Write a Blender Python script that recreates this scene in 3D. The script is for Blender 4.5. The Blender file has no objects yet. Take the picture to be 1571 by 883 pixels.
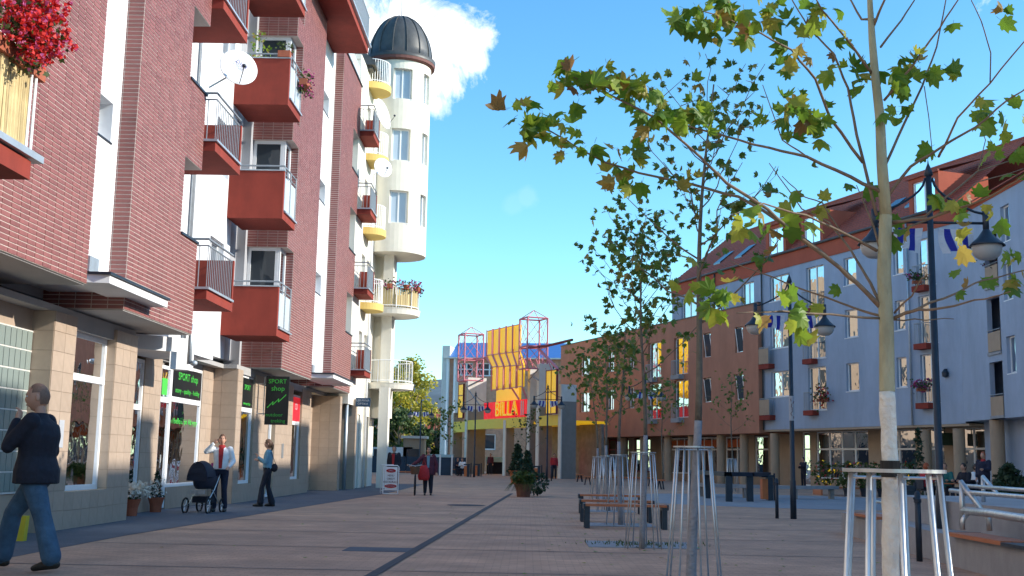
import bpy, bmesh, math, random
from math import sin, cos, tan, pi, radians, atan, atan2, sqrt
from mathutils import Vector, Matrix, noise
random.seed(7)
S = bpy.context.scene
COL = S.collection
# ------------------------------------------------------------------ camera
FPX, EYE = 1740.0, 1.3
cam_d = bpy.data.cameras.new('camera'); cam = bpy.data.objects.new('camera', cam_d); COL.objects.link(cam)
CR = Matrix.Rotation(radians(.9), 3, 'Z') @ Matrix.Rotation(pi/2+atan(262.4/FPX), 3, 'X') @ Matrix.Rotation(radians(1.07), 3, 'Z')
cam.matrix_world = Matrix.Translation((0, 0, EYE)) @ CR.to_4x4()
cam_d.sensor_width = 36; cam_d.lens = 36*FPX/1571; cam_d.clip_start = .1; cam_d.clip_end = 8000
S.camera = cam
# ------------------------------------------------------------------ sun, sky, exposure
SUN_EL, SUN_BACK = radians(24.7), radians(7)            # sun stands to the right and a little behind the camera
SD = Vector((cos(SUN_BACK)*cos(SUN_EL), -sin(SUN_BACK)*cos(SUN_EL), sin(SUN_EL)))
sl = bpy.data.lights.new('sun', 'SUN'); sl.energy = 3.1; sl.angle = radians(.53); sl.color = (1, .93, .82)
so = bpy.data.objects.new('sun', sl); COL.objects.link(so)
so.rotation_euler = (-SD).to_track_quat('-Z', 'Y').to_euler(); so.location = (40, -20, 40)
S.view_settings.view_transform = 'Standard'; S.view_settings.look = 'None'
S.view_settings.exposure = 1.05; S.view_settings.gamma = 1
W = bpy.data.worlds.new('World'); S.world = W; W.use_nodes = True
def pray(px, py):
    return (CR @ Vector(((px-785.5)/FPX, -(py-441.5)/FPX, -1))).normalized()
def build_world():
    nt = W.node_tree; N = nt.nodes; L = nt.links; N.clear()
    out = N.new('ShaderNodeOutputWorld'); bg = N.new('ShaderNodeBackground')
    sky = N.new('ShaderNodeTexSky'); sky.sky_type = 'NISHITA'; sky.sun_disc = False
    sky.sun_elevation = SUN_EL; sky.sun_rotation = pi/2 + SUN_BACK
    sky.altitude = 300; sky.air_density = 1.0; sky.dust_density = .35; sky.ozone_density = 1.6
    hs = N.new('ShaderNodeHueSaturation'); hs.inputs['Saturation'].default_value = 1.24
    tint = N.new('ShaderNodeMix'); tint.data_type = 'RGBA'; tint.blend_type = 'MULTIPLY'; tint.inputs[0].default_value = 1
    tint.inputs[7].default_value = (.76, 1.01, 1.0, 1)
    L.new(sky.outputs[0], hs.inputs['Color']); L.new(hs.outputs[0], tint.inputs[6])
    tc = N.new('ShaderNodeTexCoord')
    nz = N.new('ShaderNodeTexNoise'); nz.inputs['Scale'].default_value = 14; nz.inputs['Detail'].default_value = 12; nz.inputs['Roughness'].default_value = .66; nz.inputs['Distortion'].default_value = .6
    L.new(tc.outputs['Generated'], nz.inputs['Vector'])
    def m(op, a, b=None, c=None, clamp=False):
        n = N.new('ShaderNodeMath'); n.operation = op; n.use_clamp = clamp
        for i, v in enumerate((a, b, c)):
            if v is None: continue
            if hasattr(v, 'links'): L.new(v, n.inputs[i])
            else: n.inputs[i].default_value = v
        return n.outputs[0]
    # cumulus clouds: lobes in the sky, their edges broken by noise
    total = None
    for (px, py, r, s) in [(640, 85, .036, 1), (682, 75, .028, 1), (668, 118, .031, 1), (610, 55, .035, 1), (668, 160, .016, .8), (722, 92, .012, .8), (560, 90, .05, 1),
                           (812, 303, .008, .06), (788, 315, .008, .04), (300, -200, .10, .9), (1900, -300, .13, .8), (-700, 300, .12, .9), (-900, -250, .12, .8), (2600, 350, .12, .7)]:
        d = pray(px, py)
        vd = N.new('ShaderNodeVectorMath'); vd.operation = 'DISTANCE'; L.new(tc.outputs['Generated'], vd.inputs[0]); vd.inputs[1].default_value = d
        f = m('SUBTRACT', 1.0, m('DIVIDE', vd.outputs['Value'], r*1.25))
        f = m('ADD', f, m('MULTIPLY', m('SUBTRACT', nz.outputs['Fac'], .5), 2.9))
        f = m('MULTIPLY', m('MULTIPLY', f, 1.9, None, True), s)
        total = f if total is None else m('MAXIMUM', total, f)
    n2 = N.new('ShaderNodeTexNoise'); n2.inputs['Scale'].default_value = 2.2; n2.inputs['Detail'].default_value = 8
    L.new(tc.outputs['Generated'], n2.inputs['Vector'])
    thin = m('MULTIPLY', m('MULTIPLY', m('SUBTRACT', n2.outputs['Fac'], .52), 2.0, None, True), .10)
    total = m('MAXIMUM', total, thin)
    mix = N.new('ShaderNodeMix'); mix.data_type = 'RGBA'
    L.new(total, mix.inputs[0]); L.new(tint.outputs[2], mix.inputs[6]); mix.inputs[7].default_value = (5.2, 5.4, 5.6, 1)
    L.new(mix.outputs[2], bg.inputs[0]); bg.inputs[1].default_value = .15
    L.new(bg.outputs[0], out.inputs[0])
build_world()
# ------------------------------------------------------------------ pixel to place
def onX(px, py, X): d = pray(px, py); t = X/d.x; return Vector((X, d.y*t, EYE+d.z*t))
def onY(px, py, Y): d = pray(px, py); t = Y/d.y; return Vector((d.x*t, Y, EYE+d.z*t))
def onZ(px, py, Z=0.): d = pray(px, py); t = (Z-EYE)/d.z; return Vector((d.x*t, d.y*t, Z))
# ------------------------------------------------------------------ materials
MATS = {}
def mat(name, col, rough=.85, var=.12, scale=3., bump=0., bscale=60., metal=0., spec=None, dirt=0., trans=0., rnd=0., rnd2=None, emit=0., stretch=None):
    if name in MATS: return MATS[name]
    M = bpy.data.materials.new(name); M.use_nodes = True; nt = M.node_tree; N = nt.nodes; L = nt.links
    P = N['Principled BSDF']; P.inputs['Roughness'].default_value = rough; P.inputs['Metallic'].default_value = metal
    if spec is not None: P.inputs['Specular IOR Level'].default_value = spec
    tc = N.new('ShaderNodeTexCoord'); vec = tc.outputs['Object']
    if stretch:
        mp = N.new('ShaderNodeMapping'); mp.inputs['Scale'].default_value = stretch; L.new(vec, mp.inputs[0]); vec = mp.outputs[0]
    nz = N.new('ShaderNodeTexNoise'); nz.inputs['Scale'].default_value = scale; nz.inputs['Detail'].default_value = 6; nz.inputs['Roughness'].default_value = .6
    L.new(vec, nz.inputs['Vector'])
    rp = N.new('ShaderNodeValToRGB'); e = rp.color_ramp.elements
    e[0].position = .25; e[1].position = .75
    e[0].color = tuple(c*(1-var) for c in col)+(1,); e[1].color = tuple(min(1, c*(1+var)) for c in col)+(1,)
    L.new(nz.outputs['Fac'], rp.inputs[0]); c = rp.outputs[0]
    if dirt > 0:
        n3 = N.new('ShaderNodeTexNoise'); n3.inputs['Scale'].default_value = .6; n3.inputs['Detail'].default_value = 8; n3.inputs['Roughness'].default_value = .7
        mp3 = N.new('ShaderNodeMapping'); mp3.inputs['Scale'].default_value = (1.5, 1.5, .35); L.new(tc.outputs['Object'], mp3.inputs[0]); L.new(mp3.outputs[0], n3.inputs['Vector'])
        r3 = N.new('ShaderNodeValToRGB'); r3.color_ramp.elements[0].position = .38; r3.color_ramp.elements[1].position = .62
        r3.color_ramp.elements[0].color = (1-dirt,)*3+(1,); r3.color_ramp.elements[1].color = (1, 1, 1, 1); L.new(n3.outputs['Fac'], r3.inputs[0])
        mx = N.new('ShaderNodeMix'); mx.data_type = 'RGBA'; mx.blend_type = 'MULTIPLY'; mx.inputs[0].default_value = 1
        L.new(c, mx.inputs[6]); L.new(r3.outputs[0], mx.inputs[7]); c = mx.outputs[2]
    if rnd > 0 or rnd2:
        g = N.new('ShaderNodeNewGeometry'); oi = N.new('ShaderNodeObjectInfo')
        ad = N.new('ShaderNodeMath'); ad.operation = 'ADD'; L.new(g.outputs['Random Per Island'], ad.inputs[0]); L.new(oi.outputs['Random'], ad.inputs[1])
        fr = N.new('ShaderNodeMath'); fr.operation = 'FRACT'; L.new(ad.outputs[0], fr.inputs[0])
        r4 = N.new('ShaderNodeValToRGB')
        if rnd2:
            r4.color_ramp.elements[0].color = rnd2[0][1]+(1,); r4.color_ramp.elements[0].position = rnd2[0][0]
            r4.color_ramp.elements[1].color = rnd2[1][1]+(1,); r4.color_ramp.elements[1].position = rnd2[1][0]
            for p_, c_ in rnd2[2:]:
                q = r4.color_ramp.elements.new(p_); q.color = c_+(1,)
        else:
            r4.color_ramp.elements[0].color = (1-rnd,)*3+(1,); r4.color_ramp.elements[1].color = (1+rnd*.6,)*3+(1,)
        L.new(fr.outputs[0], r4.inputs[0])
        mx = N.new('ShaderNodeMix'); mx.data_type = 'RGBA'; mx.blend_type = 'MULTIPLY'; mx.inputs[0].default_value = 1
        L.new(c, mx.inputs[6]); L.new(r4.outputs[0], mx.inputs[7]); c = mx.outputs[2]
    L.new(c, P.inputs['Base Color'])
    if bump > 0:
        nb = N.new('ShaderNodeTexNoise'); nb.inputs['Scale'].default_value = bscale; nb.inputs['Detail'].default_value = 4; L.new(vec, nb.inputs['Vector'])
        bp = N.new('ShaderNodeBump'); bp.inputs['Strength'].default_value = bump; bp.inputs['Distance'].default_value = .02
        L.new(nb.outputs['Fac'], bp.inputs['Height']); L.new(bp.outputs[0], P.inputs['Normal'])
    if trans > 0:
        tr = N.new('ShaderNodeBsdfTranslucent'); ms = N.new('ShaderNodeMixShader'); ms.inputs[0].default_value = trans
        L.new(c, tr.inputs[0]); L.new(P.outputs[0], ms.inputs[1]); L.new(tr.outputs[0], ms.inputs[2]); L.new(ms.outputs[0], N['Material Output'].inputs[0])
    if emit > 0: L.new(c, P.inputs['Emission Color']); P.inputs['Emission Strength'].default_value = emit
    MATS[name] = M; return M
def glass_mat(name, tint, refl=1.5, see=0., rough=.02, wav=.15, gcol=(.95, .97, 1, 1)):
    M = bpy.data.materials.new(name); M.use_nodes = True; nt = M.node_tree; N = nt.nodes; L = nt.links; N.clear()
    out = N.new('ShaderNodeOutputMaterial'); gl = N.new('ShaderNodeBsdfGlossy'); gl.inputs['Roughness'].default_value = rough; gl.inputs['Color'].default_value = gcol
    if see > 0:
        b = N.new('ShaderNodeBsdfTransparent'); b.inputs['Color'].default_value = tuple(see*t for t in tint)+(1,)
    else:
        b = N.new('ShaderNodeBsdfDiffuse'); b.inputs['Color'].default_value = tint+(1,)
    fr = N.new('ShaderNodeFresnel'); fr.inputs['IOR'].default_value = refl
    nz = N.new('ShaderNodeTexNoise'); nz.inputs['Scale'].default_value = 1.6; tc = N.new('ShaderNodeTexCoord'); L.new(tc.outputs['Object'], nz.inputs['Vector'])
    bp = N.new('ShaderNodeBump'); bp.inputs['Strength'].default_value = wav; bp.inputs['Distance'].default_value = .05; L.new(nz.outputs['Fac'], bp.inputs['Height']); L.new(bp.outputs[0], gl.inputs['Normal'])
    ms = N.new('ShaderNodeMixShader'); L.new(fr.outputs[0], ms.inputs[0]); L.new(b.outputs[0], ms.inputs[1]); L.new(gl.outputs[0], ms.inputs[2]); L.new(ms.outputs[0], out.inputs[0])
    MATS[name] = M; return M
def M_(n): return MATS[n]
mat('brick_tile', (.27, .095, .085), .55, .10, 8, .1, 80, rnd=.15, dirt=.12)
mat('mortar', (.62, .53, .48), .95, .12, 20)
mat('white_stucco', (.78, .79, .80), .9, .04, 2, .15, 150, dirt=.10)
mat('grey_stucco', (.42, .43, .46), .9, .06, 2, .15, 150, dirt=.12)
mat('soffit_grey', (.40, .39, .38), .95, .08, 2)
mat('red_plaster', (.28, .040, .024), .9, .12, 3, .2, 160, dirt=.26)
mat('cream_stucco', (.80, .76, .66), .9, .05, 2, .15, 120, dirt=.08)
mat('yellow_stucco', (.72, .52, .16), .9, .06, 2, .1, 120)
mat('tile_beige', (.44, .34, .26), .45, .08, 6, .05, 60, rnd=.07)
mat('grout', (.34, .27, .20), .95, .1, 20)
mat('white_frame', (.82, .83, .84), .45, .03, 3)
mat('galv', (.55, .58, .60), .38, .22, 18, .1, 60, metal=.75, stretch=(1, 1, .3))
mat('rail_grey', (.30, .33, .36), .5, .1, 10, metal=.4)
mat('dark_metal', (.018, .030, .048), .45, .25, 10, spec=.4)
mat('lead', (.085, .085, .085), .5, .25, 3, metal=.15, dirt=.3)
mat('zinc', (.45, .50, .54), .45, .15, 5, metal=.5)
mat('frosted', (.55, .60, .62), .25, .08, 3, spec=.5)
mat('brown_stucco', (.46, .21, .135), .95, .07, 1.2, .25, 130, dirt=.14)
mat('blue_stucco', (.36, .43, .55), .95, .05, 1.2, .25, 130, dirt=.14)
mat('orange_stucco', (.44, .10, .055), .95, .06, 1.2, .2, 130, dirt=.1)
mat('roof_tile', (.36, .085, .055), .85, .2, 14, .3, 40, dirt=.2)
mat('beige_wall', (.42, .31, .22), .9, .08, 2, .1, 100, dirt=.1)
mat('concrete', (.34, .345, .36), .92, .12, 4, .25, 60, dirt=.18)
mat('dark_and_shaded_concrete', (.27, .25, .23), .92, .10, 3, .25, 60, dirt=.12)  # on the fins this darker tone paints in shade
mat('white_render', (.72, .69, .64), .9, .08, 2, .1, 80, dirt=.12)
mat('wood_red', (.42, .14, .055), .55, .22, 12, .15, 80, stretch=(1, 8, 8))
mat('orange_plastic', (.55, .15, .04), .5, .1, 6)
mat('asphalt', (.10, .115, .145), .93, .16, 30, .3, 300, dirt=.22)
mat('slab_light', (.26, .28, .31), .85, .12, 10, .15, 100, dirt=.15)
mat('joint', (.20, .165, .15), .9, .2, 20)
mat('groove', (.040, .045, .060), .9, .2, 20)
mat('reed', (.60, .47, .24), .85, .3, 40, .2, 90, rnd=.3, stretch=(1, 1, .1))
mat('terracotta', (.36, .10, .05), .8, .12, 8)
mat('dish', (.80, .80, .80), .4, .03, 4)
mat('skin', (.55, .30, .21), .55, .06, 20, spec=.3)
mat('hair_dark', (.035, .022, .015), .6, .3, 60)
mat('hair_brown', (.13, .065, .035), .6, .3, 60)
mat('hair_red', (.40, .09, .03), .6, .3, 60)
mat('black_cloth', (.010, .012, .024), .85, .3, 30, .8, 11)
mat('jeans', (.055, .115, .19), .9, .35, 9, .8, 12, dirt=.25)
mat('navy_cloth', (.012, .016, .04), .85, .3, 30, .8, 11)
mat('white_cloth', (.80, .82, .84), .85, .05, 20, .8, 11)
mat('red_cloth', (.45, .025, .03), .8, .15, 20, .8, 11)
mat('denim_light', (.16, .32, .42), .85, .15, 20, .8, 11)
mat('maroon_cloth', (.09, .018, .035), .85, .2, 20, .8, 11)
mat('teal_cloth', (.02, .14, .13), .85, .2, 20)
mat('shoe', (.02, .017, .015), .5, .2, 20)
mat('rubber', (.012, .012, .013), .8, .2, 20)
mat('bark', (.36, .36, .25), .9, .35, 9, .5, 60, rnd2=None, stretch=(1, 1, .4))
mat('twig', (.20, .145, .10), .85, .3, 20, .2, 90)
mat('bark_shaded', (.15, .13, .10), .9, .3, 12, .5, 60)  # darker bark colour carries the shade on trees behind the nearest
mat('lime_shaded', (.27, .27, .29), .95, .2, 10, .8, 40)  # limewash colour darkened for the trunks that stand in shade
mat('maroon_trim', (.17, .07, .06), .8, .1, 4)
mat('lime', (.66, .66, .62), .95, .18, 14, .8, 40)
mat('leaf', (1, 1, 1), .5, .15, 20, trans=.5, rnd2=[(0, (.10, .21, .025)), (1, (.26, .15, .06)), (.35, (.16, .30, .03)), (.62, (.27, .40, .04)), (.82, (.42, .42, .06)), (.94, (.38, .27, .07))])
mat('leaf_dark', (1, 1, 1), .5, .12, 20, trans=.35, rnd2=[(0, (.06, .13, .025)), (1, (.22, .17, .05)), (.45, (.10, .19, .03)), (.75, (.15, .22, .035)), (.93, (.26, .23, .05))])
mat('leaf_yellow', (1, 1, 1), .6, .12, 5, trans=.4, rnd2=[(0, (.20, .22, .03)), (1, (.62, .46, .05)), (.4, (.38, .36, .04)), (.7, (.52, .45, .05))])
mat('leaf_green', (1, 1, 1), .6, .12, 5, trans=.3, rnd2=[(0, (.03, .06, .015)), (1, (.10, .14, .03)), (.5, (.06, .10, .02))])
mat('leaf_conifer', (.025, .055, .025), .7, .3, 8, rnd=.3)
mat('petal_red', (.62, .02, .02), .6, .15, 20, trans=.3, rnd2=[(0, (1, 1, 1)), (1, (1.0, 3.0, 8.0)), (.72, (1.05, 1.6, 1.2)), (.82, (.9, 7, 18))])
mat('petal_white', (.80, .78, .70), .6, .1, 20, trans=.3, rnd=.15)
mat('petal_pink', (.50, .06, .25), .6, .1, 20, trans=.3, rnd=.3)
mat('soil', (.06, .04, .03), .95)
mat('sign_black', (.008, .010, .012), .35, .1, 5)
mat('green_paint', (.07, .55, .07), .6, .05, 5)
mat('sign_blue', (.02, .07, .14), .4, .05, 5)
mat('sign_red', (.72, .02, .035), .5, .05, 3, trans=.2, emit=.30)  # added glow brightens the shaded board, no lamp behind it
mat('sign_yellow', (.85, .55, .02), .5, .05, 3, trans=.2, emit=.22)  # same added glow on louvres, panels and soffit, none is a lamp
mat('beam_yellow', (.82, .58, .03), .6, .05, 3)
mat('pink_metal', (.62, .20, .24), .5, .06, 6)
mat('wine', (.20, .02, .03), .6, .1, 6)
mat('blue_roof', (.05, .16, .42), .5, .08, 3)
mat('pot_brown', (.15, .065, .04), .8, .2, 8)
mat('stubble', (.20, .115, .08), .7, .2, 60)
mat('old_brick', (.58, .31, .20), .9, .25, 3, .2, 60, dirt=.2)
mat('lamp_globe', (.62, .63, .62), .35, .05, 5, trans=.3)
mat('flag_white', (.62, .66, .72), .8, .05, 5, trans=.4)
mat('flag_blue', (.02, .03, .30), .8, .05, 5, trans=.3)
mat('tent_blue', (.45, .68, .74), .8, .05, 3, trans=.2)
mat('tarp_navy', (.03, .06, .10), .8, .1, 3)
mat('curtain', (.60, .55, .42), .9, .08, 5)
mat('interior', (.22, .20, .18), .9, .3, 2)
mat('pram_black', (.012, .016, .035), .7, .2, 20, .2, 200)
mat('hill', (.10, .13, .15), .95, .35, .03)
mat('yellow_bag', (.62, .48, .03), .6)
mat('warm_sign', (.55, .12, .03), .6)
glass_mat('pane_dark', (.05, .06, .07), 1.5, gcol=(.55, .57, .60, 1))
glass_mat('pane_curtained', (.42, .50, .58), 1.6)
glass_mat('pane_sky', (.05, .07, .10), 2.1)
glass_mat('shop_glass', (.80, .88, .86), 1.55, see=.75)
glass_mat('pane_cream', (.50, .45, .34), 1.38, gcol=(.5, .5, .5, 1))  # cream reflection of the facades opposite put into the pane colour
glass_mat('glass_block', (.24, .29, .27), 1.6, rough=.12, wav=.6)
def paver_mat():
    M = mat('paver', (.50, .33, .235), .93, .18, 1.1, dirt=.16); nt = M.node_tree; N = nt.nodes; L = nt.links
    P = N['Principled BSDF']; src = P.inputs['Base Color'].links[0].from_socket
    tc = N.new('ShaderNodeTexCoord'); mp = N.new('ShaderNodeMapping'); L.new(tc.outputs['Object'], mp.inputs[0])
    b = N.new('ShaderNodeTexBrick'); b.inputs['Scale'].default_value = 1; b.inputs['Brick Width'].default_value = .2; b.inputs['Row Height'].default_value = .1
    b.inputs['Mortar Size'].default_value = .006; b.inputs['Mortar'].default_value = (.72, .72, .73, 1); b.inputs['Color1'].default_value = (.90, .90, .90, 1); b.inputs['Color2'].default_value = (1.09, 1.06, 1.03, 1); b.inputs['Bias'].default_value = 0
    L.new(mp.outputs[0], b.inputs['Vector'])
    mx = N.new('ShaderNodeMix'); mx.data_type = 'RGBA'; mx.blend_type = 'MULTIPLY'; mx.inputs[0].default_value = 1; L.new(src, mx.inputs[6]); L.new(b.outputs['Color'], mx.inputs[7])
    # bands of slightly paler and darker laying, and soft stains
    n = N.new('ShaderNodeTexNoise'); n.inputs['Scale'].default_value = .35; n.inputs['Detail'].default_value = 5
    m2 = N.new('ShaderNodeMapping'); m2.inputs['Scale'].default_value = (.4, 1.8, 1); L.new(tc.outputs['Object'], m2.inputs[0]); L.new(m2.outputs[0], n.inputs['Vector'])
    r = N.new('ShaderNodeValToRGB'); r.color_ramp.elements[0].position = .35; r.color_ramp.elements[1].position = .65; r.color_ramp.elements[0].color = (.86, .84, .85, 1); r.color_ramp.elements[1].color = (1.08, 1.02, .98, 1); L.new(n.outputs['Fac'], r.inputs[0])
    m3 = N.new('ShaderNodeMix'); m3.data_type = 'RGBA'; m3.blend_type = 'MULTIPLY'; m3.inputs[0].default_value = 1; L.new(mx.outputs[2], m3.inputs[6]); L.new(r.outputs[0], m3.inputs[7])
    L.new(m3.outputs[2], P.inputs['Base Color'])
    bp = N.new('ShaderNodeBump'); bp.inputs['Strength'].default_value = .2; bp.inputs['Distance'].default_value = .006; L.new(b.outputs['Color'], bp.inputs['Height']); L.new(bp.outputs[0], P.inputs['Normal'])
paver_mat()
# ------------------------------------------------------------------ mesh helpers
class MB:
    def __init__(s, xf=None): s.v = []; s.f = []; s.m = []; s.xf = xf; s.sm = False
    def V(s, pts):
        b = len(s.v)
        for p in pts:
            p = Vector(p)
            if s.xf: p = s.xf @ p
            s.v.append(p)
        return b
    def face(s, pts, m=0): b = s.V(pts); s.f.append(tuple(range(b, b+len(pts)))); s.m.append(m); return s
    def box(s, x0, x1, y0, y1, z0, z1, m=0):
        if x0 > x1: x0, x1 = x1, x0
        if y0 > y1: y0, y1 = y1, y0
        if z0 > z1: z0, z1 = z1, z0
        b = s.V([(x0, y0, z0), (x1, y0, z0), (x1, y1, z0), (x0, y1, z0), (x0, y0, z1), (x1, y0, z1), (x1, y1, z1), (x0, y1, z1)])
        for q in ((0, 3, 2, 1), (4, 5, 6, 7), (0, 1, 5, 4), (1, 2, 6, 5), (2, 3, 7, 6), (3, 0, 4, 7)):
            s.f.append(tuple(b+i for i in q)); s.m.append(m)
        return s
    def prism(s, poly, z0, z1, m=0, ax='z'):
        n = len(poly)
        def p(a, c, z): return (a, c, z) if ax == 'z' else ((a, z, c) if ax == 'y' else (z, a, c))
        b = s.V([p(a, c, z0) for a, c in poly]+[p(a, c, z1) for a, c in poly])
        s.f.append(tuple(range(b+n-1, b-1, -1))); s.m.append(m); s.f.append(tuple(range(b+n, b+2*n))); s.m.append(m)
        for i in range(n):
            j = (i+1) % n; s.f.append((b+i, b+j, b+n+j, b+n+i)); s.m.append(m)
        return s
    def tube(s, path, rad, n=8, m=0, caps=True):
        path = [Vector(p) for p in path]; k = len(path)
        if not hasattr(rad, '__len__'): rad = [rad]*k
        rings = []; up = None
        for i, p in enumerate(path):
            t = (path[min(i+1, k-1)]-path[max(i-1, 0)])
            if t.length < 1e-9: t = Vector((0, 0, 1))
            t.normalize()
            if up is None:
                up = Vector((0, 0, 1)) if abs(t.z) < .9 else Vector((1, 0, 0))
            a = t.cross(up); 
            if a.length < 1e-6: a = t.cross(Vector((0, 1, 0)))
            a.normalize(); c = a.cross(t); up = c
            rings.append(s.V([p+(a*cos(2*pi*j/n)+c*sin(2*pi*j/n))*rad[i] for j in range(n)]))
        for i in range(k-1):
            for j in range(n):
                j2 = (j+1) % n; s.f.append((rings[i]+j, rings[i]+j2, rings[i+1]+j2, rings[i+1]+j)); s.m.append(m)
        if caps:
            s.f.append(tuple(rings[0]+j for j in range(n-1, -1, -1))); s.m.append(m)
            s.f.append(tuple(rings[-1]+j for j in range(n))); s.m.append(m)
        return s
    def lathe(s, c, prof, n=20, m=0, a0=0., a1=2*pi, sx=1., sy=1.):
        full = abs(a1-a0-2*pi) < 1e-6; k = n if full else n+1; rings = []
        for r, z in prof:
            rings.append(s.V([(c[0]+cos(a0+(a1-a0)*j/n)*r*sx, c[1]+sin(a0+(a1-a0)*j/n)*r*sy, c[2]+z) for j in range(k)]))
        for i in range(len(prof)-1):
            for j in range(n):
                j2 = (j+1) % k; s.f.append((rings[i]+j, rings[i]+j2, rings[i+1]+j2, rings[i+1]+j)); s.m.append(m)
        return s
    def ball(s, c, r, n=10, k=6, m=0):
        if not hasattr(r, '__len__'): r = (r, r, r)
        prof = [(sin(pi*i/k), -cos(pi*i/k)) for i in range(k+1)]
        rings = [s.V([(c[0]+cos(2*pi*j/n)*max(a, 1e-3)*r[0], c[1]+sin(2*pi*j/n)*max(a, 1e-3)*r[1], c[2]+b_*r[2]) for j in range(n)]) for a, b_ in prof]
        for i in range(k):
            for j in range(n):
                j2 = (j+1) % n; s.f.append((rings[i]+j, rings[i]+j2, rings[i+1]+j2, rings[i+1]+j)); s.m.append(m)
        return s
    def mesh(s, name, mats, off=Vector((0, 0, 0))):
        me = bpy.data.meshes.new(name); me.from_pydata([tuple(p-off) for p in s.v], [], s.f)
        for q in (mats if isinstance(mats, (list, tuple)) else [mats]): me.materials.append(M_(q) if isinstance(q, str) else q)
        if any(s.m): me.polygons.foreach_set('material_index', s.m)
        if s.sm: me.polygons.foreach_set('use_smooth', [True]*len(s.f))
        me.update(); return me
    def build(s, name, mats, parent=None, local=False, smooth=False, **tags):
        s.sm = smooth
        off = Vector((0, 0, 0)) if (local or parent is None) else wloc(parent)
        o = bpy.data.objects.new(name, s.mesh(name, mats, off)); COL.objects.link(o)
        if parent: o.parent = parent
        for k, v in tags.items():
            if v: o[{'cat': 'category'}.get(k, k)] = v
        return o
def wloc(o):
    p = Vector((0, 0, 0))
    while o: p = p+Vector(o.location); o = o.parent
    return p
def T(name, label, cat, loc=(0, 0, 0), rz=0., group=None):
    o = bpy.data.objects.new(name, None); COL.objects.link(o); o.location = loc; o.rotation_euler = (0, 0, rz)
    o['label'] = label; o['category'] = cat; o.empty_display_size = .2
    if group: o['group'] = group
    return o
def inst(name, mesh, loc, parent=None, rot=None, scale=None):
    o = bpy.data.objects.new(name, mesh); COL.objects.link(o)
    if parent: o.parent = parent; loc = Vector(loc)-wloc(parent)
    o.location = loc
    if rot is not None: o.rotation_euler = rot
    if scale is not None: o.scale = scale if hasattr(scale, '__len__') else (scale,)*3
    return o
def dup(root, loc, rz=None, label=None):
    def cp(o, par):
        c = o.copy(); COL.objects.link(c); c.parent = par
        for ch in o.children: cp(ch, c)
        return c
    r = cp(root, None); r.location = loc
    if rz is not None: r.rotation_euler = (0, 0, rz)
    if label: r['label'] = label
    return r
def evald(name, mb, mats, parent, mods, local=True, smooth=True):
    o = mb.build('tmp', mats, None if local else parent)
    if not local: o.parent = None
    for kind, kw in mods:
        md = o.modifiers.new(kind, kind)
        for k, v in kw.items(): setattr(md, k, v)
    dg = bpy.context.evaluated_depsgraph_get(); dg.update()
    me = bpy.data.meshes.new_from_object(o.evaluated_get(dg)); me.name = name
    bpy.data.objects.remove(o)
    if smooth: me.polygons.foreach_set('use_smooth', [True]*len(me.polygons))
    r = bpy.data.objects.new(name, me); COL.objects.link(r); r.parent = parent
    return r
def frame(O, az):
    """facade frame: local x runs toward the near end, local y points out of the wall, local z up"""
    a = radians(az); return Matrix(((-sin(a), -cos(a), 0, O[0]), (-cos(a), sin(a), 0, O[1]), (0, 0, 1, 0), (0, 0, 0, 1)))
def holed(mb, u0, u1, z0, z1, holes, v=0., depth=.2, m=0, mr=None):
    """wall face in plane y=v of the builder's frame, with openings and their reveals"""
    if mr is None: mr = m
    us = sorted({u0, u1, *[h[0] for h in holes], *[h[1] for h in holes]}); zs = sorted({z0, z1, *[h[2] for h in holes], *[h[3] for h in holes]})
    us = [u for u in us if u0 <= u <= u1]; zs = [z for z in zs if z0 <= z <= z1]
    for i in range(len(us)-1):
        for j in range(len(zs)-1):
            cu, cz = (us[i]+us[i+1])/2, (zs[j]+zs[j+1])/2
            if any(h[0] < cu < h[1] and h[2] < cz < h[3] for h in holes): continue
            mb.face([(us[i], v, zs[j]), (us[i+1], v, zs[j]), (us[i+1], v, zs[j+1]), (us[i], v, zs[j+1])], m)
    for a, b, c, d in holes:
        mb.face([(a, v, c), (a, v-depth, c), (a, v-depth, d), (a, v, d)], mr); mb.face([(b, v, c), (b, v, d), (b, v-depth, d), (b, v-depth, c)], mr)
        mb.face([(a, v, d), (a, v-depth, d), (b, v-depth, d), (b, v, d)], mr); mb.face([(a, v, c), (b, v, c), (b, v-depth, c), (a, v-depth, c)], mr)
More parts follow.
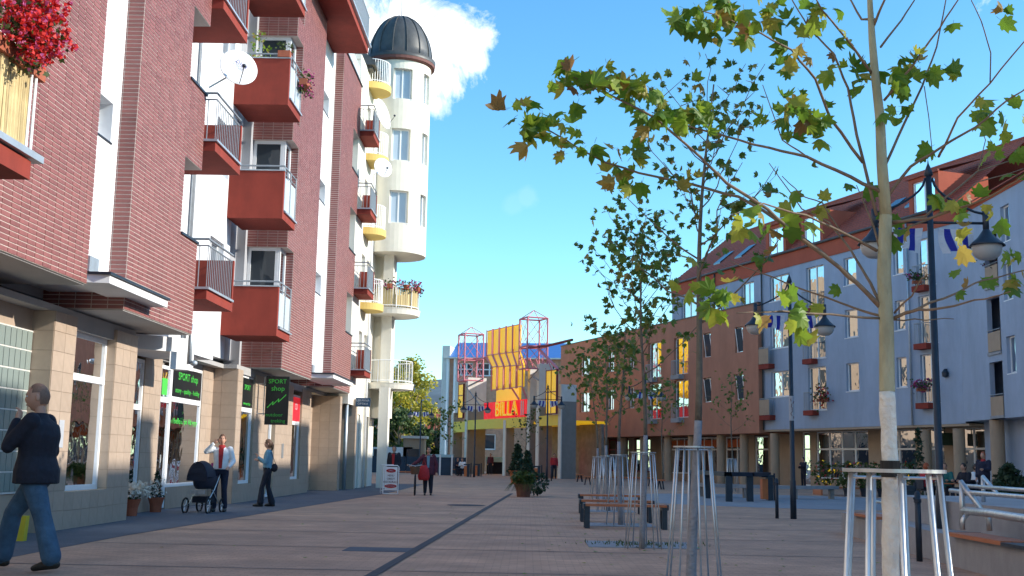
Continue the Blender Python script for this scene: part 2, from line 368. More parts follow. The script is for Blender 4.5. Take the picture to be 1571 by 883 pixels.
def window(parent, xf, a, b, c, d, v, cols=2, rows=1, glass='pane_dark', fw=.06, sill=True, tilt=None, split=None, curtain=None, frame_mat='white_frame'):
    """window part (frame) with pane sub-parts; a..b along the wall, c..d up, v = plane of the glass"""
    mb = MB(xf); t = .035
    mb.box(a, a+fw, v-t, v+t, c, d); mb.box(b-fw, b, v-t, v+t, c, d); mb.box(a+fw, b-fw, v-t, v+t, c, c+fw); mb.box(a+fw, b-fw, v-t, v+t, d-fw, d)
    xs = [a+fw/2+(b-a-fw)*i/cols for i in range(cols+1)] if not split else [a+fw/2]+[a+(b-a)*q for q in split]+[b-fw/2]
    zs = [c+fw/2+(d-c-fw)*i/rows for i in range(rows+1)]
    for x in xs[1:-1]: mb.box(x-fw*.6, x+fw*.6, v-t*1.1, v+t*1.1, c+fw, d-fw)
    for z in zs[1:-1]: mb.box(a+fw, b-fw, v-t*.9, v+t*.9, z-fw*.5, z+fw*.5)
    if sill: mb.box(a-.06, b+.06, v+.01, v+.19, c-.05, c-.012)
    w = mb.build('window', frame_mat, parent)
    for i in range(len(xs)-1):
        for j in range(len(zs)-1):
            p = MB(xf); p.box(xs[i]+fw*.4, xs[i+1]-fw*.4, v-.012, v+.004, zs[j]+fw*.4, zs[j+1]-fw*.4); p.build('pane', glass, w)
    if curtain:
        p = MB(xf); q = 14
        for i in range(q):
            x0, x1 = a+(b-a)*i/q, a+(b-a)*(i+1)/q; y0 = v-.10-.03*(i % 2); y1 = v-.10-.03*((i+1) % 2)
            p.face([(x0, y0, c), (x1, y1, c), (x1, y1, d), (x0, y0, d)])
        p.build('curtain', curtain, w)
    return w
def text(name, body, size, loc, rot, matn, parent=None, ext=.004, align='CENTER', shear=0., sx=1.):
    cu = bpy.data.curves.new(name, 'FONT'); cu.body = body; cu.size = size; cu.extrude = ext; cu.align_x = align; cu.align_y = 'CENTER'; cu.shear = shear; cu.resolution_u = 2
    o = bpy.data.objects.new('tmp', cu); COL.objects.link(o)
    dg = bpy.context.evaluated_depsgraph_get(); dg.update(); me = bpy.data.meshes.new_from_object(o.evaluated_get(dg)); bpy.data.objects.remove(o)
    me.materials.clear(); me.materials.append(M_(matn)); me.name = name
    r = bpy.data.objects.new(name, me); COL.objects.link(r); r.parent = parent
    r.location = Vector(loc)-(wloc(parent) if parent else Vector((0, 0, 0))); r.rotation_euler = rot; r.scale = (sx, 1, 1)
    return r
def struct(o): o['kind'] = 'structure'; return o
# ------------------------------------------------------------------ the setting: ground
def sheet(name, poly, z, m):
    mb = MB(); mb.face([(x, y, z) for x, y in poly]); return struct(mb.build(name, m))
sheet('ground', [(-3000, -600), (3000, -600), (3000, 5000), (-3000, 5000)], -.012, 'asphalt')
sheet('plaza_paving', [(-6.28, -40), (26, -40), (26, 60), (10, 100), (-30, 120), (-30, 60), (-5.0, 41), (-6.28, 18)], 0, 'paver')
sheet('pavement', [(-9.5, -40), (-6.28, -40), (-6.28, 18.3), (-5.0, 41), (-5.0, 56), (-9.5, 56)], .004, 'asphalt')
mb = MB()
for i in range(24):
    y = 3.6+3.25*i; mb.face([(-6.2, y, .004), (5.8, y, .004), (5.8, y+.05, .004), (-6.2, y+.05, .004)])
for x in (0.2,):
    pass
struct(mb.build('paving_joint', 'joint'))
a, b = onZ(570, 883), onZ(785, 757)
d = (b-a).normalized(); a2 = a-d*8; n_ = Vector((-d.y, d.x, 0))*.065
mb = MB(); mb.face([a2-n_+Vector((0, 0, .008)), a2+n_+Vector((0, 0, .008)), b+n_+Vector((0, 0, .008)), b-n_+Vector((0, 0, .008))])
struct(mb.build('drainage_channel', 'groove'))
# round light stone area on the square and the light stone tree pits
mb = MB(); mb.face([(9.6+7.2*cos(t*pi/24), 41.5+7.4*sin(t*pi/24), .006) for t in range(48)]); struct(mb.build('stone_circle', 'slab_light'))
for c in [(735, 775, 830, 774)]: pass
mh = MB(); mh.face([(onZ(715, 775).x+.55*cos(t*pi/10), onZ(715, 775).y+.55*sin(t*pi/10), .006) for t in range(20)]); struct(mh.build('manhole_cover', 'groove'))
mh = MB(); p = onZ(585, 843); mh.box(p.x-.5, p.x+.5, p.y-.35, p.y+.35, -.01, .006); struct(mh.build('patched_paving', 'asphalt'))
# distant wooded hill
mb = MB(); nx, ny = 70, 14
pts = []
for j in range(ny+1):
    for i in range(nx+1):
        x = -900+1500*i/nx; y = 900+60*j
        ridge = 92*math.exp(-((x+40)/210)**2)+60*math.exp(-((x+420)/260)**2)+42*math.exp(-((x-500)/300)**2)
        h = ridge*sin(min(1, j/ny*1.6)*pi/2)+noise.noise((x*.02, y*.02, 0))*9*j/ny
        pts.append((x, y, max(-2, h)-2))
b0 = mb.V(pts)
for j in range(ny):
    for i in range(nx): q = b0+j*(nx+1)+i; mb.f.append((q, q+1, q+nx+2, q+nx+1)); mb.m.append(0)
struct(mb.build('hill', 'hill', smooth=True))
# ------------------------------------------------------------------ left apartment building
AB = T('apartment_building', 'long brick-tiled apartment building with red balconies over shops, on the left of the square', 'building', (-8, 20, 0))
BP, CP = .27, .0765                       # brick pitch along and up
bk = MB(); part_bricks = []
def brick_rect(xf, u0, u1, z0, z1, near=False):
    nu = max(1, round((u1-u0)/BP)); nz = max(1, round((z1-z0)/CP)); pu, pz = (u1-u0)/nu, (z1-z0)/nz; g = .016
    for j in range(nz):
        for i in range(nu):
            a_, b_, c_, d_ = u0+i*pu+g/2, u0+(i+1)*pu-g/2, z0+j*pz+g/2, z0+(j+1)*pz-g/2
            if near and i >= nu-10 and j < 27: part_bricks.append((u0+(i+.5)*pu, z0+(j+.5)*pz, pu-g, pz-g)); continue
            v = .007+random.random()*.003
            bk.xf = xf; bb = bk.V([(a_, -.002, c_), (b_, -.002, c_), (b_, -.002, d_), (a_, -.002, d_), (a_, v, c_), (b_, v, c_), (b_, v, d_), (a_, v, d_)])
            for q in ((4, 5, 6, 7), (0, 1, 5, 4), (1, 2, 6, 5), (2, 3, 7, 6), (3, 0, 4, 7)): bk.f.append(tuple(bb+k for k in q)); bk.m.append(0)
FX = lambda X: frame((X, 0), 180); FY = lambda Y: frame((0, Y), -90)
wall = MB()
def wb(*a, m=0): wall.box(*a, m)
# mats: 0 mortar 1 white 2 soffit 3 grey 4 red
def brick_box(y0, y1, z0, z1, x0=-8.3, x1=-6.9, front=True, nearf=True, part=False):
    wb(x0, x1, y0, y1, z0, z1, m=0)
    if front: brick_rect(FX(x1), y0, y1, z0, z1, part)
    if nearf: brick_rect(FY(y0), x0+.001, x1, z0, z1)
TOP = 16.
wb(-8.3, -6.9, -30, 13, 3.87, TOP, m=0)
brick_box(13, 17.35, 3.87, TOP, nearf=False, part=True)
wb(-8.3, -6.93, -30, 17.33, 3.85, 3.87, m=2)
# first white stair strip with its small square windows
def strip(y0, y1, wy0, wy1, wz, zb):
    s = MB(FX(-7.2)); holed(s, y0, y1, zb, TOP, [(wy0, wy1, z, z+.68) for z in wz], 0, .30)
    s.box(y0, y1, -1.1, -.9, zb, TOP); s.box(y0, y1, -1.0, 0, TOP, TOP+.1); s.box(y0, y1, -1.0, 0, zb-.05, zb-.002)
    s.build('wall', 'white_stucco', AB)
    for z in wz: window(AB, FX(-7.2), wy0, wy1, z, z+.68, -.28, 1, 1, sill=False, fw=.05)
    sb = MB(FX(-7.2))
    for z in wz: sb.box(wy0-.03, wy1+.03, -.25, .02, z-.03, z-.002)
    sb.build('sill', 'dark_metal', AB)
strip(17.35, 19.05, 17.9, 18.7, (6.52, 9.66, 12.8), 4.03)
strip(36.0, 39.6, 37.55, 38.6, (6.75, 9.95, 13.1), 4.1)
# pier two, corner notches at its far end
zs = [3.7, 5.62, 7.15, 8.80, 10.30, 11.95, 13.45, TOP]
for i in range(7):
    notch = i % 2 == 1
    brick_box(19.05, 21.85 if notch else 23.0, zs[i], zs[i+1])
    if notch:
        window(AB, FX(-7.35), 21.87, 23.05, zs[i], zs[i+1], 0, 2, 1, sill=False)
        q = MB(); q.box(-8.1, -6.86, 21.86, 23.02, zs[i]-.045, zs[i]-.0); q.build('sill', 'dark_metal', AB)
        q = MB(); q.box(-8.3, -7.42, 21.85, 23.0, zs[i], zs[i+1]); q.build('wall', 'grey_stucco', AB)
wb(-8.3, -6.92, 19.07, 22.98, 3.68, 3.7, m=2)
# recessed white wall with balcony doors
s = MB(FX(-8.1)); dz = [4.62+3.14*n for n in range(4)]
holed(s, 23.0, 30.0, 3.8, TOP, [(23.35, 24.3, z, z+2.15) for z in dz]+[(28.1, 29.4, z+.75, z+2.15) for z in dz], 0, .22)
s.box(23, 30, -1.2, -1.0, 3.8, TOP); s.box(23.0, 30.0, -1.0, -.001, 3.78, 3.80); s.box(29.99, 30.0, -1.0, -.001, 3.8, TOP)
s.build('wall', 'white_stucco', AB)
for z in dz:
    window(AB, FX(-8.1), 23.35, 24.3, z, z+2.15, -.2, 1, 1, sill=False); window(AB, FX(-8.1), 28.1, 29.4, z+.75, z+2.15, -.2, 2, 1)
# downpipe on the white wall
q = MB(); q.tube([(-8.03, 26.2, 3.9), (-8.03, 26.2, TOP)], .05, 10); q.build('downpipe', 'zinc', AB, smooth=True)
q = MB(); q.tube([(-6.95, 23.12, 3.1), (-6.95, 23.12, 3.9), (-7.6, 23.2, 4.05)], .05, 10); q.ball((-6.85, 23.1, 3.12), (.08, .07, .06)); q.build('downpipe', 'zinc', AB, smooth=True)
# loggia back wall facing the viewer (grey stucco, windows) and brick block C
wb(-8.5, -8.05, 31.4, 36.0, 3.7, TOP, m=3)
for n in range(-1, 4):
    z0 = 3.7 if n < 0 else 4.38+.30+3.14*n+2.45
    z1 = 4.62+3.14*(n+1) if n < 3 else TOP
    brick_box(31.6, 36.0, z0, z1, x0=-8.05)
    if n < 3:
        za, zb = z1, 4.68+3.14*(n+1)+2.45
        brick_box(32.5, 36.0, za, zb, x0=-7.15)
        wb(-8.05, -7.15, 33.6, 33.8, za, zb, m=3)
        window(AB, FY(31.75), -8.04, -7.17, za, zb, 0, 1, 1, sill=False, fw=.09)
        window(AB, FX(-7.15), 31.72, 32.48, za, zb, 0, 1, 1, sill=False, fw=.09)
wb(-8.3, -6.92, 31.62, 35.98, 3.67, 3.7, m=2)
# block D, notches at the far end
zs = [3.7, 5.95, 7.45, 9.15, 10.75, 12.3, 13.85, 16.0]
for i in range(7):
    notch = i % 2 == 1
    brick_box(39.6, 42.3 if notch else 43.9, zs[i], zs[i+1])
    if notch:
        window(AB, FX(-7.3), 42.32, 43.85, zs[i], zs[i+1], 0, 2, 1, sill=False)
        q = MB(); q.box(-8.1, -6.86, 42.31, 43.92, zs[i]-.045, zs[i]); q.build('sill', 'dark_metal', AB)
wb(-8.3, -6.92, 39.62, 43.88, 3.68, 3.7, m=2)
# attic behind the parapets
wb(-12, -8.6, -30, 43.8, TOP, 18.6, m=1); wb(-20, -8.52, -30, 43.9, 3.85, TOP, m=3)
wb(-8.5, -8.3, -30, 43.9, 3.85, TOP, m=3)
wall.build('wall', ['mortar', 'white_stucco', 'soffit_grey', 'grey_stucco', 'red_plaster'], AB)
st = bk.build('bricks', 'brick_tile', AB); st['kind'] = 'stuff'
# the nearest bricks one by one
if part_bricks:
    u_, z_, w_, h_ = part_bricks[0]
    bm_ = MB(); bm_.box(-.002, .009, -w_/2, w_/2, -h_/2, h_/2); bmesh_ = bm_.mesh('brick', 'brick_tile')
    for u_, z_, w_, h_ in part_bricks: inst('brick', bmesh_, (-6.9+random.random()*.002, u_, z_), AB)
# red terrace slab at the top, with its steel rail
q = MB(); q.box(-8.4, -5.95, 33.2, 39.0, 15.62, 15.86); q.build('terrace_slab', 'red_plaster', AB)
q = MB(); q.box(-8.4, -5.85, 33.1, 39.1, 15.862, 15.93); q.build('slab_edge', 'zinc', AB)
q = MB()
for i in range(40): y = 33.2+i*.148; q.tube([(-5.95, y, 15.93), (-5.95, y, 16.95)], .012, 5)
q.tube([(-5.95, 33.2, 16.97), (-5.95, 39, 16.97), (-8, 39, 16.97)], .025, 6); q.build('railing', 'rail_grey', AB)
q = MB()
for i in range(28): y = 39.7+i*.15; q.tube([(-6.98, y, 16), (-6.98, y, 16.75)], .012, 5)
q.tube([(-7.9, 39.7, 16.75), (-6.98, 39.7, 16.75), (-6.98, 43.8, 16.75)], .03, 6); q.build('railing', 'white_frame', AB)
q = MB(); q.box(-7.3, -6.84, 39.55, 43.95, 16.0, 16.05); q.box(-7.3, -6.84, 31.55, 36.02, 16.0, 16.05); q.build('coping', 'dark_metal', AB)
# canopies at the two stair entrances
def canopy(y0, y1, xe, z):
    q = MB(); q.prism([(y0, -7.2), (y0, -6.9), (y0+.05, xe), (y1, xe), (y1, -6.9), (y1, -7.2)], z, z+.13, 0, 'z')
    q.v = [Vector((p.y, p.x, p.z)) for p in q.v]; q.build('canopy', 'white_stucco', AB)
    q = MB(); q.box(-7.2, xe+.04, y0-.02, y1+.03, z+.132, z+.17); q.build('canopy_flashing', 'dark_metal', AB)
    q = MB(); q.box(-7.2, -6.86, y0-.03, y0+.35, z+.172, z+.42); q.box(-7.2, -6.9, y0+.35, y1-.9, z+.172, z+.22); q.build('gutter', 'zinc', AB)
canopy(17.36, 20.3, -6.56, 3.90)
canopy(36.0, 40.2, -6.2, 3.74)
# diagonal entrance canopy over the sport shop
q = MB(); q.prism([(-7.95, 22.6), (-7.05, 23.55), (-7.05, 25.2), (-8.45, 25.2), (-8.45, 22.6)], 3.36, 3.66); q.prism([(-7.05, 23.4), (-7.05, 23.75), (-7.35, 23.75), (-7.35, 23.1)], 3.0, 3.358); q.build('canopy', 'white_stucco', AB)
# small railed balconies
def bars_front(q, x, y0, y1, z0, z1, n, r=.009):
    for i in range(n): y = y0+(y1-y0)*i/(n-1); q.tube([(x, y, z0), (x, y, z1)], r, 5, caps=False)
def small_balcony(parent, x0, x1, y0, y1, z, fin=True, far=False):
    q = MB(); q.box(x0, x1, y0, y1, z, z+.20); b_ = q.build('balcony', 'red_plaster', parent)
    q = MB(); q.box(x0, x1+.05, y0-.04, y1+.0, z+.202, z+.25); q.build('slab_edge', 'zinc', b_)
    q = MB(); n = 5 if far else 17
    bars_front(q, x1-.02, y0+.02, y1-.08, z+.25, z+1.12, 15)
    for i in range(5): x = x1-.02-(x1-.1-x0)*(i+1)/6*.8; q.tube([(x, y0+.02, z+.25), (x, y0+.02, z+1.12)], .011, 5)
    q.tube([(x0+.1, y0+.02, z+1.12), (x1-.02, y0+.02, z+1.12), (x1-.02, y1-.08, z+1.12)], .018, 6)
    q.tube([(x0+.1, y0+.02, z+1.26), (x1-.02, y0+.02, z+1.26), (x1-.02, y1, z+1.26)], .026, 8)
    q.build('railing', 'rail_grey', b_)
    if fin: q = MB(); q.box(x0, x1+.0, y1+.002, y1+.10, z, z+1.15); q.build('fin_wall', 'red_plaster', b_)
    if far: q = MB(); q.box(x1-.06, x1-.05, y0+.15, y1-.1, z+.3, z+1.1); q.build('glass_panel', 'frosted', b_)
    return b_
for n in range(4): small_balcony(AB, -8.1, -6.65, 23.02, 25.0, 4.44+3.14*n)
for n in range(4): small_balcony(AB, -7.5, -6.36, 43.95, 45.6, 4.4+3.2*n, far=True)
# large red balconies with a solid cheek and a glazed front
def red_balcony(z):
    q = MB(); q.box(-8.1, -6.62, 29.5, 31.15, z, z+.2); b_ = q.build('balcony', 'red_plaster', AB)
    q = MB(); q.box(-8.1, -6.62, 29.5, 29.62, z+.2, z+1.30); q.build('cheek_wall', 'red_plaster', b_)
    q = MB(); q.box(-8.1, -6.60, 29.48, 29.64, z+1.302, z+1.33); q.build('coping', 'zinc', b_)
    q = MB(); q.box(-6.66, -6.57, 29.66, 31.2, z+.202, z+.25); q.build('slab_edge', 'zinc', b_)
    q = MB(); q.box(-6.655, -6.64, 29.72, 31.1, z+.3, z+1.18); q.build('glass_panel', 'frosted', b_)
    q = MB(); q.tube([(-8.05, 29.56, z+1.45), (-6.64, 29.56, z+1.45), (-6.64, 31.15, z+1.45)], .024, 8); q.tube([(-6.63, 29.7, z+1.25), (-6.63, 31.1, z+1.25)], .018, 6)
    for y in (29.66, 30.4, 31.1): q.tube([(-6.63, y, z+.25), (-6.63, y, z+1.45)], .018, 6)
    q.build('railing', 'rail_grey', b_)
for n in range(4): red_balcony(4.38+3.14*n)
# nearest balcony: reed mat screen, at the left edge of the view
q = MB(); q.box(-6.9, -5.82, 9.6, 12.75, 4.4, 4.62); NB = q.build('balcony', 'red_plaster', AB)
q = MB(); q.box(-6.9, -5.76, 9.6, 12.95, 4.64, 4.72); q.build('slab_edge', 'zinc', NB)
q = MB(); q.tube([(-5.83, 9.6, 5.8), (-5.83, 12.72, 5.8), (-6.85, 12.72, 5.8)], .025, 8)
for y in (9.7, 11.2, 12.6, 12.72): q.tube([(-5.83, y, 4.7), (-5.83, y, 5.8)], .018, 6)
for i in range(9): q.tube([(-5.9-.1*i, 12.72, 4.72), (-5.9-.1*i, 12.72, 5.8)], .010, 5)
q.build('railing', 'white_frame', NB)
rm = MB(); rm.tube([(0, 0, 0), (0, 0, .93)], .018, 6); rmesh = rm.mesh('reed', 'reed')
for i in range(64): inst('reed', rmesh, (-5.865+random.uniform(-.008, .008), 10.0+i*.0415, 4.73), NB, rot=(random.uniform(-.02, .02), random.uniform(-.02, .02), random.random()*6), scale=(1, 1, random.uniform(.93, 1.06)))
# ground floor: shops
gf = MB()   # 0 grout/core 1 interior
gf.box(-20, -11.2, -30, 44, 0, 3.85, 1); gf.box(-11.2, -8.6, -30, 16.4, 0, 3.84, 1)
gf.box(-11.2, -8.5, 22.1, 22.3, 0, 3.84, 1); gf.box(-11.2, -8.5, 30.0, 30.2, 0, 3.84, 1); gf.box(-11.2, -8.5, 41, 41.2, 0, 3.84, 1); gf.box(-11.2, -8.5, 26.2, 26.35, 0, 3.84, 1); gf.box(-11.2, -8.5, 36.6, 36.7, 0, 3.84, 1)
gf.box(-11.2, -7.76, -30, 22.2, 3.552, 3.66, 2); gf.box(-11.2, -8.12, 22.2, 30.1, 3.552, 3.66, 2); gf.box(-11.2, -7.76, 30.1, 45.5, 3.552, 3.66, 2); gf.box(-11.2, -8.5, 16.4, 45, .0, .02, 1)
gf.build('wall', ['grout', 'interior', 'soffit_grey'], AB)
TW, TH = .40, .335
tile_meshes = {}
def tiles(xf, u0, u1, z0, z1):
    """wall slab faced with beige tiles, each a part"""
    nu = max(1, round((u1-u0)/TW)); nz = max(1, round((z1-z0)/TH)); pu, pz = (u1-u0)/nu, (z1-z0)/nz
    k = (round(pu, 3), round(pz, 3), id(xf) if 0 else round(xf[0][0], 2))
    if k not in tile_meshes:
        m_ = MB(xf.to_3x3().to_4x4()); g = .006; m_.box(-pu/2+g/2, pu/2-g/2, -.002, .009, -pz/2+g/2, pz/2-g/2); tile_meshes[k] = m_.mesh('tile', 'tile_beige')
    for i in range(nu):
        for j in range(nz):
            inst('tile', tile_meshes[k], xf @ Vector((u0+(i+.5)*pu, random.random()*.0015, z0+(j+.5)*pz)), AB)
def pier(x0, x1, y0, y1, z0, z1, front=True, near=True):
    q = MB(); q.box(x0, x1, y0, y1, z0, z1); q.build('pier', 'grout', AB)
    if front: tiles(FX(x1), y0, y1, z0, z1)
    if near: tiles(FY(y0), x0, x1, z0, z1)
ZC = 3.55
# glass-block wall
q = MB(); q.box(-8.5, -8.06, 13.5, 18.2, 0, .62); q.box(-8.5, -8.06, 13.5, 18.2, 3.2, ZC); q.box(-8.1, -8.085, 13.5, 18.2, .62, 3.2); q.build('pier', 'tile_beige', AB)
gb = MB(); gb.box(-.03, .03, -.088, .088, -.15, .15); gbm = gb.mesh('glass_block', 'glass_block')
for i in range(11):
    for j in range(8): inst('glass_block', gbm, (-8.06, 18.08-i*.195, .80+j*.32), AB)
q = MB()
for j in range(9): q.box(-8.08, -8.035, 16.0, 18.2, .62+j*.32, .65+j*.32)
q.build('block_joint', 'white_render', AB)
pier(-8.6, -7.7, 18.2, 19.1, 0, ZC)
pier(-8.6, -7.7, 19.1, 21.0, 0, .62, near=False)
window(AB, FX(-7.9), 19.1, 21.0, .62, 3.36, 0, 1, 1, 'shop_glass', fw=.09, sill=False)
q = MB(FX(-7.9)); q.box(19.12, 20.98, -.04, .045, 2.52, 2.64); q.build('transom', 'white_frame', AB)
pier(-8.6, -7.7, 21.0, 22.15, 0, ZC)
q = MB(); q.box(-8.6, -7.75, 19.1, 21.0, 3.361, ZC); q.build('lintel', 'soffit_grey', AB)
def glazed(y0, y1, x, z0, z1, transom=None, door=False):
    w = window(AB, FX(x), y0, y1, z0, z1, 0, 1, 1, 'shop_glass', fw=.08, sill=False)
    if transom: q = MB(FX(x)); q.box(y0+.05, y1-.05, -.042, .048, transom, transom+.12); q.build('transom', 'white_frame', w)
    if door: q = MB(FX(x)); q.tube([(y0+.16, .09, .95), (y0+.16, .09, 1.25)], .015, 6); q.build('door_handle', 'galv', w)
pier(-9.0, -8.4, 22.15, 23.5, 0, ZC, near=False); glazed(23.5, 24.75, -8.45, .03, 3.3, 2.2, True)
pier(-9.0, -8.4, 24.75, 25.9, 0, ZC, near=True); glazed(25.9, 26.7, -8.45, .03, 3.3, 2.45, True)
pier(-9.0, -8.4, 26.7, 29.2, 0, .5, near=False); glazed(26.7, 29.2, -8.45, .5, 3.4, 2.5)
pier(-9.0, -8.4, 29.2, 30.2, 0, ZC, near=False)
q = MB(); q.box(-8.7, -8.42, 22.15, 29.2, 3.401, ZC); q.build('lintel', 'soffit_grey', AB)
pier(-9.0, -7.75, 30.2, 30.75, 0, ZC)
pier(-8.6, -7.75, 30.75, 32.2, 0, .5, near=False); glazed(30.75, 32.2, -7.85, .5, 3.45, 2.45)
pier(-8.6, -7.75, 32.2, 34.0, 0, ZC, near=False); glazed(34.0, 35.0, -7.9, .03, 3.2, 2.3, True)
pier(-8.6, -7.75, 35.0, 37.5, 0, ZC, near=False)
pier(-8.6, -7.75, 37.5, 39.0, 0, .5, near=False); glazed(37.5, 39.0, -7.85, .5, 3.3, 2.3)
pier(-8.6, -7.75, 39.0, 40.6, 0, ZC, near=False)
pier(-8.8, -8.2, 40.6, 42.3, 0, 1.0, near=False); glazed(40.7, 42.3, -8.3, 1.0, 3.2, 2.4)
pier(-9.0, -8.2, 42.3, 43.3, 0, ZC, near=False)
pier(-9.0, -7.15, 43.3, 43.75, 0, ZC); pier(-9.0, -6.85, 45.4, 45.75, 0, ZC)
q = MB(); q.tube([(-7.05, 44.3, 0), (-7.05, 44.3, 3.6)], .075, 12); q.build('downpipe', 'zinc', AB, smooth=True)
q = MB(); q.box(-8.9, -8.35, 40.6, 43.3, 3.3, ZC); q.box(-8.4, -7.76, 30.75, 40.6, 3.452, ZC); q.build('lintel', 'soffit_grey', AB)
# things on show behind the glass
for (y, x, w, h, mt) in [(19.6, -9.1, .5, .9, 'petal_pink'), (20.3, -9.2, .4, 1.3, 'beige_wall'), (27.3, -9.2, .5, .9, 'sign_red'), (28.1, -9.3, .6, .7, 'orange_plastic'), (28.7, -9.1, .3, 1.2, 'white_cloth'), (31.3, -8.9, .4, 1.1, 'denim_light'), (38.2, -8.9, .4, 1.4, 'orange_plastic')]:
    q = MB()
    for k in range(7): q.ball((x+random.uniform(-.15, .15), y+random.uniform(-w/2, w/2), .6+random.random()*h), (.10, .16, .14), 8, 5)
    q.tube([(x, y, .02), (x, y, .6+h)], .03, 6); o = q.build('shop_display', mt, None, smooth=True)
    o['label'] = {19.6: 'pink goods on a stand behind the first tall shop window', 20.3: 'beige goods on a tall stand in the first tall shop window', 27.3: 'red goods on a stand behind the green lettered shop window', 28.1: 'orange goods low behind the green lettered shop window', 28.7: 'white goods behind the green lettered shop window, by its far jamb', 31.3: 'pale blue goods behind the narrow window past the white-jacketed woman', 38.2: 'orange goods behind the shop window past the black hanging sign'}[y]; o['category'] = 'shop goods'
# ------------------------------------------------------------------ cream building with round tower
CB = T('cream_building', 'cream rendered building with a round corner tower and dark domed roof, past the brick-tiled block', 'building', (-7.4, 47, 0))
s = MB(FX(-6.95)); holed(s, 45.75, 51.5, 0, 3.3, [(46.6, 47.3, .0, 3.0), (48.4, 49.9, 0, 3.0)], 0, .25)
holed(s, 43.95, 51.5, 3.3, 17.2, [(y, y+.9, z, z+1.5) for y in (46.1, 47.6) for z in (4.9, 8.1, 11.3, 14.5)], 0, .2); s.box(43.96, 51.5, -10, -.4, 3.3, 17.2); s.box(43.91, 51.5, -.4, 0, 17.2, 17.4)
s.face([(43.95, 0, 3.3), (43.95, -3, 3.3), (43.95, -3, 17.2), (43.95, 0, 17.2)]); s.build('wall', 'cream_stucco', CB)
for y in (46.1, 47.6):
    for z in (4.9, 8.1, 11.3, 14.5): window(CB, FX(-6.95), y, y+.9, z, z+1.5, -.18, 2, 1, sill=True)
# sloping dark eave beside the tower
q = MB(); q.box(-8.4, -6.75, 45.6, 50.2, 17.4, 17.5); q.prism([(-6.6, 17.5), (-6.6, 17.65), (-9.6, 20.2), (-11, 20.2), (-9, 17.5)], 45.4, 50.4, 0, 'y'); q.build('roof', 'lead', CB)
def halfdisc(name, cx, cy, r, z0, z1, m, parent, a0=-pi/2, a1=pi/2, r_in=None):
    q = MB(); n = 20; pts = [(cx+r*cos(a0+(a1-a0)*i/n), cy+r*sin(a0+(a1-a0)*i/n)) for i in range(n+1)]
    q.prism(pts+[(cx-.3, cy+r*.9), (cx-.3, cy-r*.9)] if a1-a0 < 3.3 else pts[:-1], z0, z1); return q.build(name, m, parent)
for n in range(1, 5):
    z = 4.42+3.15*n; b_ = halfdisc('balcony', -6.92, 46.9, .82, z-.28, z, 'yellow_stucco', CB)
    q = MB(); k = 22
    for i in range(k+1):
        a_ = -pi/2+pi*i/k; q.tube([(-6.92+.76*cos(a_), 46.9+.76*sin(a_), z), (-6.92+.76*cos(a_), 46.9+.76*sin(a_), z+1.0)], .012, 4)
    for zz in (z+.08, z+1.0): q.tube([(-6.92+.76*cos(-pi/2+pi*i/k), 46.9+.76*sin(-pi/2+pi*i/k), zz) for i in range(k+1)], .02, 5)
    q.build('railing', 'white_frame', b_)
TC = (-6.2, 50.5)
tw = MB(); NS = 48; R_ = 1.46; z0, z1 = 10.25, 19.1
wins = [(-76, 34, 1.45), (-22, 22, 1.45), (-128, 22, 1.45)]
def inwin(adeg):
    for c, w, h in wins:
        if abs((adeg-c+180) % 360-180) < w/2: return True
    return False
levels = [10.25, 11.55, 13.0, 14.4, 15.85, 17.25, 18.65, 19.1]
ang = sorted({*[-180+360*i/NS for i in range(NS)], *[c-w/2 for c, w, h in wins], *[c+w/2 for c, w, h in wins]}); ang.append(ang[0]+360)
for j in range(7):
    for i in range(len(ang)-1):
        a_, b_ = radians(ang[i]), radians(ang[i+1]); mid = (ang[i]+ang[i+1])/2; r = R_-.16 if (j % 2 == 1 and inwin(mid)) else R_
        if r < R_: continue
        tw.face([(TC[0]+r*cos(a_), TC[1]+r*sin(a_), levels[j]), (TC[0]+r*cos(b_), TC[1]+r*sin(b_), levels[j]), (TC[0]+r*cos(b_), TC[1]+r*sin(b_), levels[j+1]), (TC[0]+r*cos(a_), TC[1]+r*sin(a_), levels[j+1])])
for c, w, h in wins:                                   # reveals
    for zz in (11.55, 14.4, 17.25):
        P_ = [(radians(c-w/2), R_), (radians(c+w/2), R_)]
        for a_, _ in P_: tw.face([(TC[0]+R_*cos(a_), TC[1]+R_*sin(a_), zz), (TC[0]+(R_-.2)*cos(a_), TC[1]+(R_-.2)*sin(a_), zz), (TC[0]+(R_-.2)*cos(a_), TC[1]+(R_-.2)*sin(a_), zz+1.45), (TC[0]+R_*cos(a_), TC[1]+R_*sin(a_), zz+1.45)])
        for z_ in (zz, zz+1.45): tw.face([(TC[0]+R_*cos(P_[0][0]), TC[1]+R_*sin(P_[0][0]), z_), (TC[0]+R_*cos(P_[1][0]), TC[1]+R_*sin(P_[1][0]), z_), (TC[0]+(R_-.25)*cos(P_[1][0]), TC[1]+(R_-.25)*sin(P_[1][0]), z_), (TC[0]+(R_-.25)*cos(P_[0][0]), TC[1]+(R_-.25)*sin(P_[0][0]), z_)])
tw.face([(TC[0]+R_*cos(2*pi*i/NS), TC[1]+R_*sin(2*pi*i/NS), 10.25) for i in range(NS)])
tw.build('tower', 'cream_stucco', CB)
